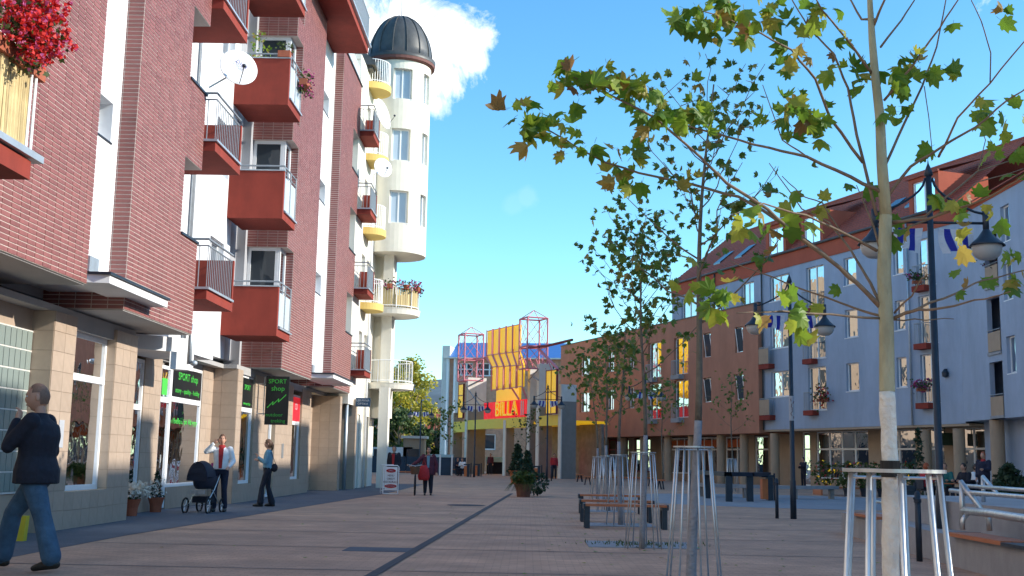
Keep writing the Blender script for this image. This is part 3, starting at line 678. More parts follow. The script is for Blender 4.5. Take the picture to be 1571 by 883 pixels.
for c, w, h in wins:
    a_ = radians(c); rr = R_-.17; hw = 2*rr*sin(radians(w/2))/2
    xf = Matrix.Translation((TC[0]+rr*cos(radians(w/2))*cos(a_), TC[1]+rr*cos(radians(w/2))*sin(a_), 0)) @ Matrix(((-sin(a_), cos(a_), 0, 0), (cos(a_), sin(a_), 0, 0), (0, 0, 1, 0), (0, 0, 0, 1)))
    for zz in (11.55, 14.4, 17.25):
        window(CB, xf, -hw, hw, zz, zz+1.45, 0, 2 if w > 24 else 1, 1, 'pane_curtained', sill=True, fw=.05)
q = MB(); q.lathe(TC+(0,), [(1.46, 19.05), (1.62, 19.12), (1.64, 19.34), (1.50, 19.44)], 40); q.build('cornice', 'maroon_trim', CB)
q = MB(); q.lathe(TC+(0,), [(1.64, 19.25), (1.66, 19.42), (1.47, 19.46)]+[(1.47*cos(t*pi/20), 19.46+2.15*sin(t*pi/20)) for t in range(0, 10)]+[(.02, 21.62)], 40); dm = q.build('dome', 'lead', CB, smooth=True)
for k in range(14):
    a_ = 2*pi*k/14+.1; q = MB(); q.tube([(TC[0]+1.485*cos(t*pi/20)*cos(a_), TC[1]+1.485*cos(t*pi/20)*sin(a_), 19.46+2.17*sin(t*pi/20)) for t in range(0, 11)], .028, 5); q.build('seam', 'lead', dm)
q = MB(); q.tube([TC+(21.5,), TC+(22.6,)], .015, 5); q.build('lightning_rod', 'dark_metal', CB)
q = MB(); q.box(-7.5, -6.15, 50.6, 51.6, 3.0, 10.6); q.box(-6.55, -6.1, 50.0, 50.5, 3.0, 10.6); q.build('wall', 'cream_stucco', CB)
def roundbal(r, z, reed):
    q = MB(); q.lathe((-6.2, 50.2, 0), [(.01, z-.26), (r, z-.26), (r+.03, z-.08), (r+.06, z), (.01, z)], 36); b_ = q.build('balcony', 'cream_stucco', CB)
    q = MB(); k = 30
    for zz in (z+.1, z+.98): q.tube([(-6.2+(r-.04)*cos(2*pi*i/k), 50.2+(r-.04)*sin(2*pi*i/k), zz) for i in range(k+1)], .02, 5)
    for i in range(0, k, 3): q.tube([(-6.2+(r-.04)*cos(2*pi*i/k), 50.2+(r-.04)*sin(2*pi*i/k), z), (-6.2+(r-.04)*cos(2*pi*i/k), 50.2+(r-.04)*sin(2*pi*i/k), z+.98)], .022, 5)
    if not reed:
        for i in range(60): q.tube([(-6.2+(r-.04)*cos(2*pi*i/60), 50.2+(r-.04)*sin(2*pi*i/60), z+.1), (-6.2+(r-.04)*cos(2*pi*i/60), 50.2+(r-.04)*sin(2*pi*i/60), z+.98)], .006, 3)
    q.build('railing', 'white_frame', b_)
    if reed:
        m_ = MB(); m_.box(-.012, .012, -.045, .045, 0, .86); me_ = m_.mesh('reed', 'reed')
        for i in range(56):
            a_ = -pi+1.7*pi*i/56; inst('reed', me_, (-6.2+(r-.09)*cos(a_), 50.2+(r-.09)*sin(a_), z+.06), b_, rot=(0, 0, a_), scale=(1, 1, random.uniform(.94, 1.05)))
roundbal(1.28, 7.75, True); roundbal(1.10, 4.48, False)
q = MB(); q.box(-26, -13.6, 52.2, 88, 0, 17.5); q.build('wall', 'beige_wall', CB)  # unseen block, added for the windows across the square to reflect
for y in range(54, 87, 4):
    for z in (1.5, 4.6, 7.8, 11, 14.2): q = MB(); q.box(-13.6, -13.56, y, y+1.6, z, z+1.5); q.build('window', 'pane_dark', CB)
pier_ = MB(); pier_.box(-6.33, -5.92, 48.3, 48.9, 0, 4.22); pier_.box(-7.3, -7.0, 46.8, 47.2, 0, 4.2); pier_.build('pillar', 'cream_stucco', CB)
q = MB(); q.tube([(-6.86, 48.2, 0), (-6.86, 48.2, 16.9)], .055, 10); q.build('downpipe', 'white_frame', CB, smooth=True)
# ------------------------------------------------------------------ right side: brown block, blue block, wing
OR = (14.54, 68.0); FR = frame(OR, -21)
def balconette(parent, xf, a, b, z, v, h=1.0, m='red_plaster', panel=None):
    q = MB(xf); q.box(a, b, v, v+.42, z-.28, z); b_ = q.build('balcony', m, parent)
    q = MB(xf); n = max(4, int((b-a)/.11))
    for i in range(n+1): x = a+.04+(b-a-.08)*i/n; q.tube([(x, v+.38, z), (x, v+.38, z+h)], .013, 4)
    for x in (a+.04, b-.04):
        for k in range(3): q.tube([(x, v+.1+.12*k, z), (x, v+.1+.12*k, z+h)], .013, 4)
    q.tube([(a+.04, v, z+h), (a+.04, v+.38, z+h), (b-.04, v+.38, z+h), (b-.04, v, z+h)], .022, 5)
    q.build('railing', 'rail_grey', b_)
    if panel: q = MB(xf); q.box(a+.03, b-.03, v+.41, v+.43, z+.02, z+h*.92); q.build('privacy_screen', panel, b_)
    return b_
# brown block
BB = T('brown_building', 'long brown rendered block with white windows above a columned arcade', 'building', (OR[0]-6, OR[1]+14, 0))
xb = FR @ Matrix.Translation((0, .30, 0))
wins = []
for z in (5.2, 8.15):
    wins += [(-3.6, -2.65, z, z+1.6, 't'), (-7.58, -6.58, z, z+1.6, 't'), (-11.6, -9.6, z-.9, z+1.65, 'b'), (-15.5, -13.5, z-.9, z+1.65, 'b'), (-18.75, -17.8, z, z+1.6, 's'), (-22.6, -21.3, z, z+1.6, 's'), (-27.85, -25.9, z, z+1.6, 'd')]
s = MB(xb); holed(s, -32, -.95, 3.12, 11.0, [w[:4] for w in wins], 0, .25)
s.box(-32, -.951, -12, -.30, 3.15, 10.98); s.box(-.96, -.95, -12, 0, 3.12, 11.0); s.face([(-32, 0, 3.12), (-32, 0, 11), (-32, -12, 11), (-32, -12, 3.12)]); s.face([(-32, 0, 3.12), (-32, -12, 3.12), (-.95, -12, 3.12), (-.95, 0, 3.12)])
s.build('wall', 'brown_stucco', BB)
s = MB(xb); s.box(-32.05, -.9, -.35, .05, 11.003, 11.07); s.build('coping', 'lead', BB)
for a, b, c, d, k in wins:
    if k == 'b':
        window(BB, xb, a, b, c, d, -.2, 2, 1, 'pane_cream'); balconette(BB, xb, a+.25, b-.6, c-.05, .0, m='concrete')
    elif k == 't':
        w = window(BB, xb, a, b, c, d, -.2, 1, 1)
        q = MB(xb); sh = .18                                   # tilted sash
        q.face([(a+.1, -.17, c+.08), (b-.1, -.17, c+.08), (b-.1, -.17+sh, d-.1), (a+.1, -.17+sh, d-.1)])
        q.face([(a+.06, -.165, c+.05), (a+.14, -.165, c+.05), (a+.14, -.155+sh, d-.08), (a+.06, -.155+sh, d-.08)], 1); q.face([(b-.14, -.165, c+.05), (b-.06, -.165, c+.05), (b-.06, -.155+sh, d-.08), (b-.14, -.155+sh, d-.08)], 1)
        q.build('sash', ['pane_dark', 'white_frame'], w)
    else: window(BB, xb, a, b, c, d, -.2, 2, 1, curtain='curtain' if k == 'd' else None)
def arcade(parent, u0, u1, bays, cols, vg=-1.9, zt=3.13):
    q = MB(FR); q.box(u0, u1, vg-4, vg-.5, 0, zt, 0); last = u0
    for (a, b, kind) in bays:
        if a > last: q.box(last, a, vg-.4, vg, 0, zt, 1)
        last = b
        if kind == 'w': q.box(a, b, vg-.4, vg, 0, zt, 1)
    if last < u1: q.box(last, u1, vg-.4, vg, 0, zt, 1)
    for (a, b, kind) in bays:
        if kind in 'gr': q.box(a, b, vg-.4, vg-.02, 0, .48, 1)
    q.build('arcade_wall', ['interior', 'beige_wall'], parent)
    for (a, b, kind) in bays:
        if kind in 'grdk':
            w_ = b-a; n = max(1, round(w_/1.15)); z0_ = .5 if kind in 'gr' else .05
            fm = 'sign_red' if kind == 'r' else 'white_frame'
            w = window(parent, FR, a, b, z0_, zt-.1, vg-.12, n, 1, 'pane_dark', fw=.09, sill=False, frame_mat=fm if kind != 'r' else 'wine')
            t_ = MB(FR); t_.box(a+.05, b-.05, vg-.17, vg-.06, 2.15, 2.25); t_.build('transom', 'wine' if kind == 'r' else 'white_frame', w)
            if kind == 'g' and random.random() < .6:
                t_ = MB(FR); t_.box(a+.15, b-.15, vg-.115, vg-.105, 2.35, 2.85); t_.build('fascia_sign', 'warm_sign', w)
    for u in cols:
        q = MB(FR); q.lathe((u, -.28, 0), [(.27, 0), (.27, 3.1)], 20); q.build('column', 'beige_wall', parent, smooth=True)
arcade(BB, -31.5, -.95, [(-28.2, -23.2, 'r'), (-22.2, -19.5, 'r'), (-17.6, -13.2, 'g'), (-12.6, -9.4, 'g'), (-8.6, -5.8, 'g'), (-5.0, -3.4, 'g')], [-27.6, -24.0, -20.8, -17.4, -13.6, -10.2, -6.4, -3.6])
s = MB(FR); s.box(-31.9, -29.2, -3, .28, 0, 3.12); s.build('pier', 'dark_and_shaded_concrete', BB)
# blue block
BL = T('blue_building', 'blue-grey block with orange attic band, red tiled roof and dormers, right of the brown block', 'building', (OR[0]+3, OR[1]-7, 0))
wins = []
for z in (5.22, 8.1, 10.95):
    wins += [(-.05, 1.95, z, z+1.5, 'd'), (3.7, 5.4, z-(.9 if z > 1 else 0), z+1.5, 'b'), (7.2, 8.27, z, z+1.5, 's'), (11.3, 12.05, z, z+1.5, 's'), (13.05, 14.35, z-.85, z+1.5, 'b')]
wins += [(-11.05, -8.9, 10.95, 12.5, 'd'), (-7.2, -5.6, 10.95, 12.5, 's'), (-3.25, -1.8, 10.95, 12.5, 's')]
s = MB(FR); holed(s, -12.42, -.9, 11.0, 12.8, [w[:4] for w in wins if w[1] < -1], 0, .2)
holed(s, -.9, 16.0, 3.32, 12.8, [w[:4] for w in wins if w[1] > -1], 0, .2)
s.face([(-12.42, 0, 11), (-12.42, 0, 13.7), (-12.42, -10, 13.7), (-12.42, -10, 11)]); s.face([(-.9, 0, 3.32), (-.9, -10, 3.32), (16, -10, 3.32), (16, 0, 3.32)])
s.box(-12.4, 15.9, -9, -.45, 3.4, 12.79); s.build('wall', 'blue_stucco', BL)
s = MB(FR); s.box(-12.45, 16.0, -.4, .05, 12.8, 13.66); s.build('attic_band', 'orange_stucco', BL)
s = MB(FR); s.tube([(-12.5, .14, 13.70), (16, .14, 13.70)], .075, 8); s.build('gutter', 'lead', BL)
for u in (-.80, 12.46, -6.4):
    s = MB(FR); s.tube([(u, .10, 3.3 if u > -1 else 11), (u, .10, 13.6)], .05, 8); s.build('downpipe', 'lead' if u < 0 else 'zinc', BL, smooth=True)
for a, b, c, d, k in wins:
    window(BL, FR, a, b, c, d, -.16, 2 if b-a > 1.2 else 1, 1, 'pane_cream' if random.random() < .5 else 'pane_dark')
    if k == 'b': balconette(BL, FR, a+.05, a+.95, c-.02, .0, panel=None)
for z in (4.15, 7.2): balconette(BL, FR, -.75, .35, z, 0, panel='beige_wall')
# roof with tile courses
def roof_rows(parent, xf, u0, u1, v0, z0, v1, z1, rows, name='roof'):
    q = MB(xf)
    for i in range(rows):
        t0, t1 = i/rows, (i+1)/rows; va, vb = v0+(v1-v0)*t0, v0+(v1-v0)*t1; za, zb = z0+(z1-z0)*t0, z0+(z1-z0)*t1
        q.face([(u0, va, za+.05), (u1, va, za+.05), (u1, vb, zb), (u0, vb, zb)]); q.face([(u0, va, za), (u1, va, za), (u1, va, za+.05), (u0, va, za+.05)])
    return q.build(name, 'roof_tile', parent)
rf = roof_rows(BL, FR, -12.6, 16.0, .12, 13.72, -4.8, 17.6, 22)
q = MB(FR); q.face([(-12.6, -4.8, 17.6), (16, -4.8, 17.6), (16, -10, 13.7), (-12.6, -10, 13.7)]); q.face([(-12.5, 0, 13.7), (-12.5, -4.8, 17.55), (-12.5, -10, 13.7)]); q.build('roof', 'roof_tile', BL)
q = MB(FR); q.tube([(-12.6, -4.8, 17.62), (16, -4.8, 17.62)], .10, 8); q.build('ridge', 'roof_tile', BL)
def dormer(xf, parent, a, b, z0=13.5, z1=15.35, v=0.0, dep=3.0):
    q = MB(xf); holed(q, a-.28, b+.28, z0-.1, z1+.25, [(a, b, z0, z1)], v+.06, .15); q.face([(a-.28, v+.06, z0), (a-.28, v+.06, z1+.25), (a-.28, v-dep, z1+.25), (a-.28, v-dep, z0)]); q.face([(b+.28, v+.06, z0), (b+.28, v-dep, z0), (b+.28, v-dep, z1+.25), (b+.28, v+.06, z1+.25)])
    d_ = q.build('dormer', 'orange_stucco', parent)
    q = MB(xf); q.face([(a-.4, v+.2, z1+.27), (b+.4, v+.2, z1+.27), (b+.4, v-dep, z1+1.25), (a-.4, v-dep, z1+1.25)]); q.box(a-.4, b+.4, v+.1, v+.2, z1+.2, z1+.30); q.build('dormer_roof', 'roof_tile', d_)
    window(parent, xf, a, b, z0, z1, v-.05, 2, 1, 'pane_sky', sill=False)
for a, b in ((-.02, 1.54), (3.65, 5.2), (13.0, 14.6)): dormer(FR, BL, a, b)
for u in (-5.5, -8.2, 9.2, 11.2):
    q = MB(FR); q.box(u, u+.8, -.8, -1.7, 0, .06); 
    for p in q.v: pass
    sk = MB(FR); a_ = (17.6-13.72)/4.92
    sk.face([(u, -.9, 13.72+1.02*a_+.12), (u+.85, -.9, 13.72+1.02*a_+.12), (u+.85, -2.0, 13.72+2.12*a_+.12), (u, -2.0, 13.72+2.12*a_+.12)]); sk.face([(u, -.9, 13.72+1.02*a_), (u+.85, -.9, 13.72+1.02*a_), (u+.85, -.9, 13.72+1.02*a_+.12), (u, -.9, 13.72+1.02*a_+.12)]); sk.build('skylight', 'pane_sky', BL)
arcade(BL, -.95, 16.3, [(.2, 1.0, 'd'), (1.6, 6.4, 'g'), (7.5, 10.2, 'g'), (11.0, 12.3, 'g'), (13.3, 16.2, 'k')], [-.2, 12.9, 15.2], zt=3.33)
q = MB(FR); q.box(-.9, 16.2, -1.9, .0, 3.2, 3.31); q.build('soffit', 'beige_wall', BL)
q = MB(FR); q.lathe((14.9, .12, 5.5), [(.02, 0), (.14, .05), (.16, .25), (.05, .4), (.01, .42)], 12); q.tube([(14.9, 0, 5.9), (14.9, .12, 5.88)], .03, 6); q.build('alarm_bell', 'dark_metal', BL)
# wing parallel to the left building, running from the blue block toward and past the viewer
XW = 20.2; WG = T('wing_building', 'blue-grey wing with loggias and tiled roof at the right edge of the square', 'building', (XW, 40, 0))
FWm = frame((XW, 53.0), 0)              # local x toward the viewer, local y toward the square
def wing(parent, y_far, y_near, first):
    L_ = y_far-y_near; xf = frame((XW, y_far), 0); holes = []
    uu = 3.1 if first else .8
    lo = []
    if first: lo = [(3.1, 4.5, z-.05, z+2.45) for z in (3.4, 6.2, 9.1)]; uu = 5.0
    ws = []
    while uu < L_-1.3:
        for z in (5.25, 8.35, 10.85): ws.append((uu, uu+.85, z, z+1.55))
        uu += 3.2
    s = MB(xf); holed(s, 0, L_, 3.4, 13.0, ws+[l for l in lo if l[2] > 3.4]+([(3.1, 4.5, 3.4, 5.85)] if first else []), 0, .22)
    s.box(0, L_, -11, -.9, 0, 12.98); s.face([(0, 0, 3.4), (0, -11, 3.4), (L_, -11, 3.4), (L_, 0, 3.4)]); s.face([(L_, 0, 3.4), (L_, -11, 3.4), (L_, -11, 13), (L_, 0, 13)]); s.face([(0, 0, 3.4), (0, 0, 13), (0, -11, 13), (0, -11, 3.4)])
    s.build('wall', 'blue_stucco', parent)
    for a, b, c, d in ws: window(parent, xf, a, b, c, d, -.18, 1, 1, 'pane_dark')
    if first:
        for a, b, c, d in lo:
            q = MB(xf); q.box(a, b, -1.0, -.85, max(c, 3.41), d); q.build('loggia_wall', 'brown_stucco', parent)
            q = MB(xf); q.box(a, b, -.5, .06, max(c, 3.41), max(c, 3.41)+.12); bb = q.build('balcony', 'concrete', parent)
            q = MB(xf); q.box(a+.05, b-.05, .0, .03, c+.15, c+1.0); q.build('privacy_screen', 'beige_wall', bb)
            q = MB(xf); q.tube([(a, .03, c+1.08), (b, .03, c+1.08)], .025, 6); q.build('railing', 'rail_grey', bb)
    s = MB(xf); s.box(0, L_, -.3, .03, 13.0, 13.25); s.build('attic_band', 'orange_stucco', parent)
    roof_rows(parent, xf, 0, L_, .35, 13.15, -5.2, 16.35, 20)
    s = MB(xf); s.face([(0, -5.2, 16.35), (L_, -5.2, 16.35), (L_, -11.2, 13), (0, -11.2, 13)]); s.face([(L_, .2, 13.1), (L_, -5.2, 16.33), (L_, -11, 13)]); s.build('roof', 'roof_tile', parent)
    u = 9.0
    while u < L_-2: dormer(xf, parent, u, u+1.4, 13.4, 15.0, -.1, 2.6); u += 7.5
    k = 2.9 if first else .5
    while k < L_: q = MB(xf); q.lathe((k, -.3, 0), [(.3, 0), (.3, 3.38)], 18); q.build('column', 'beige_wall', parent, smooth=True); k += 3.6
    q = MB(xf); q.box(0, L_, -2.2, -2.0, 0, 3.4); q.build('arcade_wall', 'beige_wall', parent)
    k = 1.2
    while k < L_-2.4: window(parent, xf, k, k+2.2, .45, 3.0, -1.92, 2, 1, 'pane_dark', sill=False); k += 3.6
wing(WG, 53.05, 2.2, True)  # unseen near end; gap shaped so sun reaches the nearest tree
W2 = T('wing_building', 'blue-grey block beyond the side street, behind and right of the viewer, out of the photograph', 'building', (XW, -20, 0))
wing(W2, -4.0, -46, False)
# ------------------------------------------------------------------ supermarket entrance with concrete fins, sign and steel towers
OB = (3.0, 79.0); FB = frame(OB, -25)
def UB(px, py, v=0.):
    n = FB.to_3x3() @ Vector((0, 1, 0)); o = FB @ Vector((0, v, 0)); d = pray(px, py); t = (o-Vector((0, 0, EYE))).dot(n)/d.dot(n)
    p = FB.inverted() @ (Vector((0, 0, EYE))+d*t); return p.x, p.z
SM = T('supermarket_gate', 'supermarket entrance of tall concrete fins with yellow beam and red sign', 'building', (-2, 90, 0))
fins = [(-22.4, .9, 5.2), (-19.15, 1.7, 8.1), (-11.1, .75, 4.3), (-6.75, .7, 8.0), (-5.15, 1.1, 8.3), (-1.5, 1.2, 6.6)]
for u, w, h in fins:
    q = MB(FB); q.box(u-.42, u, -w, -.06, -.3, min(h, 5.4), 1); q.box(u-.42, u, -w, 0, 5.4, h, 0) if h > 5.4 else None; q.box(u-.44, u+.02, -.058, .02, -.3, min(h, 5.399), 0); q.build('fin_wall', ['white_render', 'dark_and_shaded_concrete'], SM)  # white tops and dark lower faces put sun and shade into the colour
q = MB(FB); q.box(-19.1, -6.76, -.35, -.02, 3.68, 4.46); q.box(-5.1, -1.92, -.35, -.02, 3.72, 4.46); q.box(-22.3, -19.6, -.35, -.02, 3.5, 4.4); q.build('beam', 'beam_yellow', SM)
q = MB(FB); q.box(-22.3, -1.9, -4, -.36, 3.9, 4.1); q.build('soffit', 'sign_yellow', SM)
q = MB(FB); q.box(-15.7, -7.0, -.22, -.10, 4.47, 5.80)
for i in range(30): x = -15.7+8.7*i/30; q.box(x, x+.05, -.10, -.06, 4.47, 5.80)
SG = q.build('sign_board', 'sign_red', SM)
rotB = FB.to_3x3() @ Matrix(((-1, 0, 0), (0, 0, -1), (0, 1, 0))).inverted() if 0 else None
def face_rot(xf):                                     # text lying in a facade plane, reading left to right as seen from the square
    R3 = Matrix((xf.to_3x3() @ Vector((1, 0, 0)), Vector((0, 0, 1)), xf.to_3x3() @ Vector((0, 1, 0)))).transposed(); return R3.to_euler()
a_, z_ = UB(777, 623)
text('lettering', 'BILLA', 1.62, FB @ Vector((a_, .02, 5.12)), face_rot(FB), 'sign_yellow', SG, ext=.06, sx=1.08)
q = MB(FB)
for x in (-8.35, -8.0): q.box(x-.07, x+.07, -.08, -.03, 4.6, 5.7)
q.build('sign_stripe', 'white_render', SG)
# yellow sign louvres: five stepped columns
LV = T('louvre_sign', 'five bent yellow louvre columns on pink frames above the red supermarket sign', 'sign', (FB @ Vector((-11.5, .3, 0))))
for i in range(5):
    t_ = i/4
    xa, za = UB(750+t_*40.5, 508-t_*8.5); xb_, _ = UB(757+t_*41.5, 508-t_*8.5); zb = UB(750+t_*40.5, 545-t_*5)[1]
    xc, zc = UB(757.5+t_*39.5, 563-t_*2.5, .7); xd = UB(764+t_*39.5, 563, .7)[0]; zd = UB(758, 600)[1]
    q = MB(FB)
    for (x0, x1, z0, v0), (x2, x3, z1, v1) in [((xa, xb_, za, .0), (xa, xb_, zb, .0)), ((xa, xb_, zb-.03, 0), (xc, xd, zc, .7)), ((xc, xd, zc-.03, .7), (xc, xd, zd, .7))]:
        q.face([(x0, v0+.1, z0), (x1, v0+.1, z0), (x3, v1+.1, z1), (x2, v1+.1, z1)]); q.face([(x0, v0-.1, z0), (x2, v1-.1, z1), (x3, v1-.1, z1), (x1, v0-.1, z0)])
        q.face([(x0, v0+.1, z0), (x2, v1+.1, z1), (x2, v1-.1, z1), (x0, v0-.1, z0)]); q.face([(x1, v0+.1, z0), (x1, v0-.1, z0), (x3, v1-.1, z1), (x3, v1+.1, z1)])
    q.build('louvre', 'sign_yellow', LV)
    q = MB(FB)
    for pth in ([(xb_+.12, .15, za+.1), (xb_+.12, .15, zb), (xd+.12, .85, zc), (xd+.12, .85, zd-.1)], [(xa-.06, .15, za+.1), (xa-.06, .15, zb), (xc-.06, .85, zc), (xc-.06, .85, zd-.1)]): q.tube(pth, .05, 6)
    q.tube([(xa, .15, za), (xb_, .15, za)], .04, 5); q.tube([(xa, .12, zb), (xb_, .12, zb)], .04, 5); q.tube([(xc, .82, zc), (xd, .82, zc)], .04, 5); q.tube([(xc, .82, zd), (xd, .82, zd)], .04, 5)
    q.build('frame', 'pink_metal', LV)
for lab, pa, pb, nd in [('narrow yellow upright panel on the leftmost concrete fin', (708, 590), (714, 641), 3), ('wide yellow grid panel between the last two concrete fins', (843, 569), (858, 634), 2)]:
    (x0, z1), (x1, z0) = UB(*pa), UB(*pb); r_ = T('yellow_panel', lab, 'sign', FB @ Vector((x0, .2, 0)))
    q = MB(FB); q.box(x0, x1, .15, .25, z0, z1); q.build('panel', 'sign_yellow', r_)
    q = MB(FB)
    for k in range(nd+1): z = z0+(z1-z0)*k/nd; q.box(x0-.02, x1+.02, .13, .29, z-.035, z+.035)
    for x in (x0, (x0+x1)/2 if nd == 2 else x1, x1): q.box(x-.03, x+.03, .13, .28, z0, z1)
    q.build('frame', 'wine', r_)
# pink steel towers
def pink_tower(px0, px1, ytop, ymid, ybot, apx, apy, label, legs):
    x0, zt = UB(px0, ytop); x1, _ = UB(px1, ytop); _, zm = UB((px0+px1)/2, ymid); _, zb = UB((px0+px1)/2, ybot); xa, zap = UB(apx, apy)
    w = abs(x1-x0); c = FB @ Vector(((x0+x1)/2, 0, 0)); r_ = T('steel_tower', label, 'tower', c)
    # a square frame turned a little against the facade
    sz = (px1-px0)/FPX*Vector((c.x, c.y)).length/1.36; R2 = Matrix.Rotation(radians(22), 3, 'Z')
    cor = [c+R2 @ Vector((sx*sz/2, sy*sz/2, 0)) for sx, sy in ((-1, -1), (1, -1), (1, 1), (-1, 1))]
    def at(i, z): p = cor[i % 4]; return (p.x, p.y, z)
    q = MB()
    for i in range(4): q.tube([at(i, zb), at(i, zt)], .075, 6)
    q.build('post', 'pink_metal', r_)
    q = MB()
    for z in (zt, zm, zb):
        for i in range(4): q.tube([at(i, z), at(i+1, z)], .065, 6)
    q.build('ring_beam', 'pink_metal', r_)
    q = MB()
    for za, zc in ((zt, zm), (zm, zb)):
        for i in range(4): q.tube([at(i, za), at(i+1, zc)], .022, 4); q.tube([at(i, zc), at(i+1, za)], .022, 4)
    q.build('brace', 'pink_metal', r_)
    q = MB()
    for i in range(4): q.tube([at(i, zt), (c.x, c.y, zap)], .03, 5)
    q.build('pyramid_top', 'pink_metal', r_)
    return r_, c, zt, zm, zb
r1 = pink_tower(703, 744, 518, 551, 584, 724, 501, 'left and lower of the two pink steel lattice towers above the supermarket', 0)
r2 = pink_tower(797, 842, 494, 532, 566, 818, 476, 'right and taller of the two pink steel lattice towers above the supermarket', 0)
def beamUB(name, pts, r, m, parent, v=0.):
    q = MB(FB); q.tube([(UB(px, py, vv)[0], vv, UB(px, py, vv)[1]) for px, py, vv in pts], r, 6); return q.build(name, m, parent)
bm1 = T('steel_beam', 'long pink and wine steel boom reaching right from the taller lattice tower', 'beam', FB @ Vector((-3, 0, 9)))
beamUB('boom', [(800, 534, 0), (840, 530, 0), (878, 521, 0)], .10, 'wine', bm1); beamUB('boom', [(826, 534, 0), (857, 567, 0)], .11, 'pink_metal', bm1); beamUB('boom', [(800, 534, 0), (744, 548, 0)], .10, 'pink_metal', bm1); beamUB('boom', [(745, 548, 0), (762, 566, 0)], .09, 'pink_metal', bm1)
beamUB('boom', [(785, 595, .4), (796, 612, .1)], .07, 'pink_metal', bm1); beamUB('boom', [(802, 595, .4), (808, 612, .1)], .07, 'pink_metal', bm1); beamUB('boom', [(703, 551, 0), (744, 549, 0)], .07, 'pink_metal', bm1)
for k in range(5):
    beamUB('boom', [(804+k*9, 550, -.5), (810+k*9, 566, -.5)], .05, 'pink_metal', bm1)
# struts from the fins
st_ = T('strut_frame', 'grey steel struts and thin bracing on the leftmost concrete fins', 'frame', FB @ Vector((-19, 0, 0)))
for pts in ([(718, 592, .2), (742, 580, .2)], [(716, 594, .2), (738, 624, .2)], [(812, 582, .2), (826, 566, .2)], [(815, 575, .2), (826, 583, .2)], [(806, 574, .2), (812, 586, .2)]): beamUB('strut', pts, .05, 'concrete', st_)
q = MB(FB); q.box(-15.4, -10.9, -1.2, -1.0, 5.85, 7.2); yb = q.build('back_panel', 'sign_yellow', SM)
# red barriers and glass inside the entrance
q = MB(FB); q.box(-4.9, -4.2, -2.2, -2.0, 0, 2.3); q.build('door', 'sign_red', SM)
q = MB(FB); q.box(-10.6, -5.6, -4, -3.8, 0, 3.9); q.box(-5.0, -1.6, -3.5, -3.3, 0, 3.9); q.build('inner_wall', 'interior', SM)
# brick school-like building behind
FK = frame((-6.9, 118.0), -84)
OK_ = T('brick_building', 'old brick building with white framed windows and blue roof behind the steel towers', 'building', (3, 118, 0))
def UK(px, py): 
    n = FK.to_3x3() @ Vector((0, 1, 0)); o = FK.to_translation(); d = pray(px, py); t = (o-Vector((0, 0, EYE))).dot(n)/d.dot(n); p = FK.inverted() @ (Vector((0, 0, EYE))+d*t); return p.x, p.z
x0 = UK(681, 600)[0]; x1 = UK(905, 600)[0]; zt = UK(690, 550)[1]
bw = []
for (pa, pb) in [((697, 556), (725, 576)), ((731, 556), (761, 577)), ((700, 600), (712, 620)), ((770, 556), (790, 577)), ((826, 556), (852, 577)), ((742, 665), (760, 690)), ((862, 556), (880, 577))]:
    (a, d), (b, c) = UK(*pa), UK(*pb); bw.append((a, b, c, d))
s = MB(FK); holed(s, x0, x1, -.5, zt, bw, 0, .25); s.box(x0+.01, x1, -12, -.4, -.5, zt-.01); s.build('wall', 'old_brick', OK_)
for a, b, c, d in bw: window(OK_, FK, a, b, c, d, -.2, 3 if b-a > 1.4 else 1, 2 if b-a > 1.4 else 1, 'pane_dark', fw=.13)
s = MB(FK); s.box(x0-.25, x0+.55, -12, .12, -.5, zt+1.35); s.box(x0+1.2, x0+1.5, 0, .12, 0, zt); s.build('gable_wall', 'white_render', OK_)
s = MB(FK); s.box(x0, x1, -.2, .45, zt, zt+.14); s.build('eaves', 'white_render', OK_)
s = MB(FK); s.face([(x0+.5, .4, zt+.15), (x1, .4, zt+.15), (x1, -5, zt+2.2), (x0+.5, -5, zt+2.2)]); s.face([(x0+.5, -5, zt+2.2), (x1, -5, zt+2.2), (x1, -12, zt+.1), (x0+.5, -12, zt+.1)]); s.build('roof', 'blue_roof', OK_)
for px in (686, 697, 872):
    a = UK(px, 600)[0]; s = MB(FK); s.tube([(a, .15, 0), (a, .15, zt)], .12, 8); s.build('downpipe', 'white_frame', OK_)
# ------------------------------------------------------------------ trees
LEAF_OUT = [(0, 0), (.13, .02), (.26, .04), (.42, -.02), (.37, .17), (.52, .24), (.58, .38), (.41, .45), (.45, .60), (.46, .76), (.30, .70), (.20, .70), (.14, .86), (0, 1.06)]
LEAF_OUT = LEAF_OUT+[(-x, y) for x, y in reversed(LEAF_OUT[1:-1])]
def leaf_into(mb, M, curl=.25, stem=.0):
    n = len(LEAF_OUT); pts = [M @ Vector((x, y, -curl*x*x*1.6-curl*.5*(y-.4)**2)) for x, y in LEAF_OUT]; c = M @ Vector((0, .32, curl*.12))
    b = len(mb.v); mb.v += [c]+pts
    for i in range(n): mb.f.append((b, b+1+i, b+1+(i+1) % n)); mb.m.append(0)
def leaf_small(mb, M):
    o = [(0, 0), (.38, .12), (.28, .3), (.5, .5), (.2, .6), (0, 1), (-.2, .6), (-.5, .5), (-.28, .3), (-.38, .12)]
    b = len(mb.v); mb.v += [M @ Vector((x, y, -.3*x*x)) for x, y in o]; mb.f.append(tuple(range(b, b+10))); mb.m.append(0)
leafmeshes = {}
def leafmesh(matn):
    if matn not in leafmeshes:
        r = []
        for k in range(4):
            m_ = MB(); leaf_into(m_, Matrix.Identity(4), .25+.42*k); m_.tube([(0, -.28, 0), (0, -.1, .02), (0, .02, 0)], .012, 3, caps=False); r.append(m_.mesh('leaf', matn))
        leafmeshes[matn] = r
    return leafmeshes[matn]
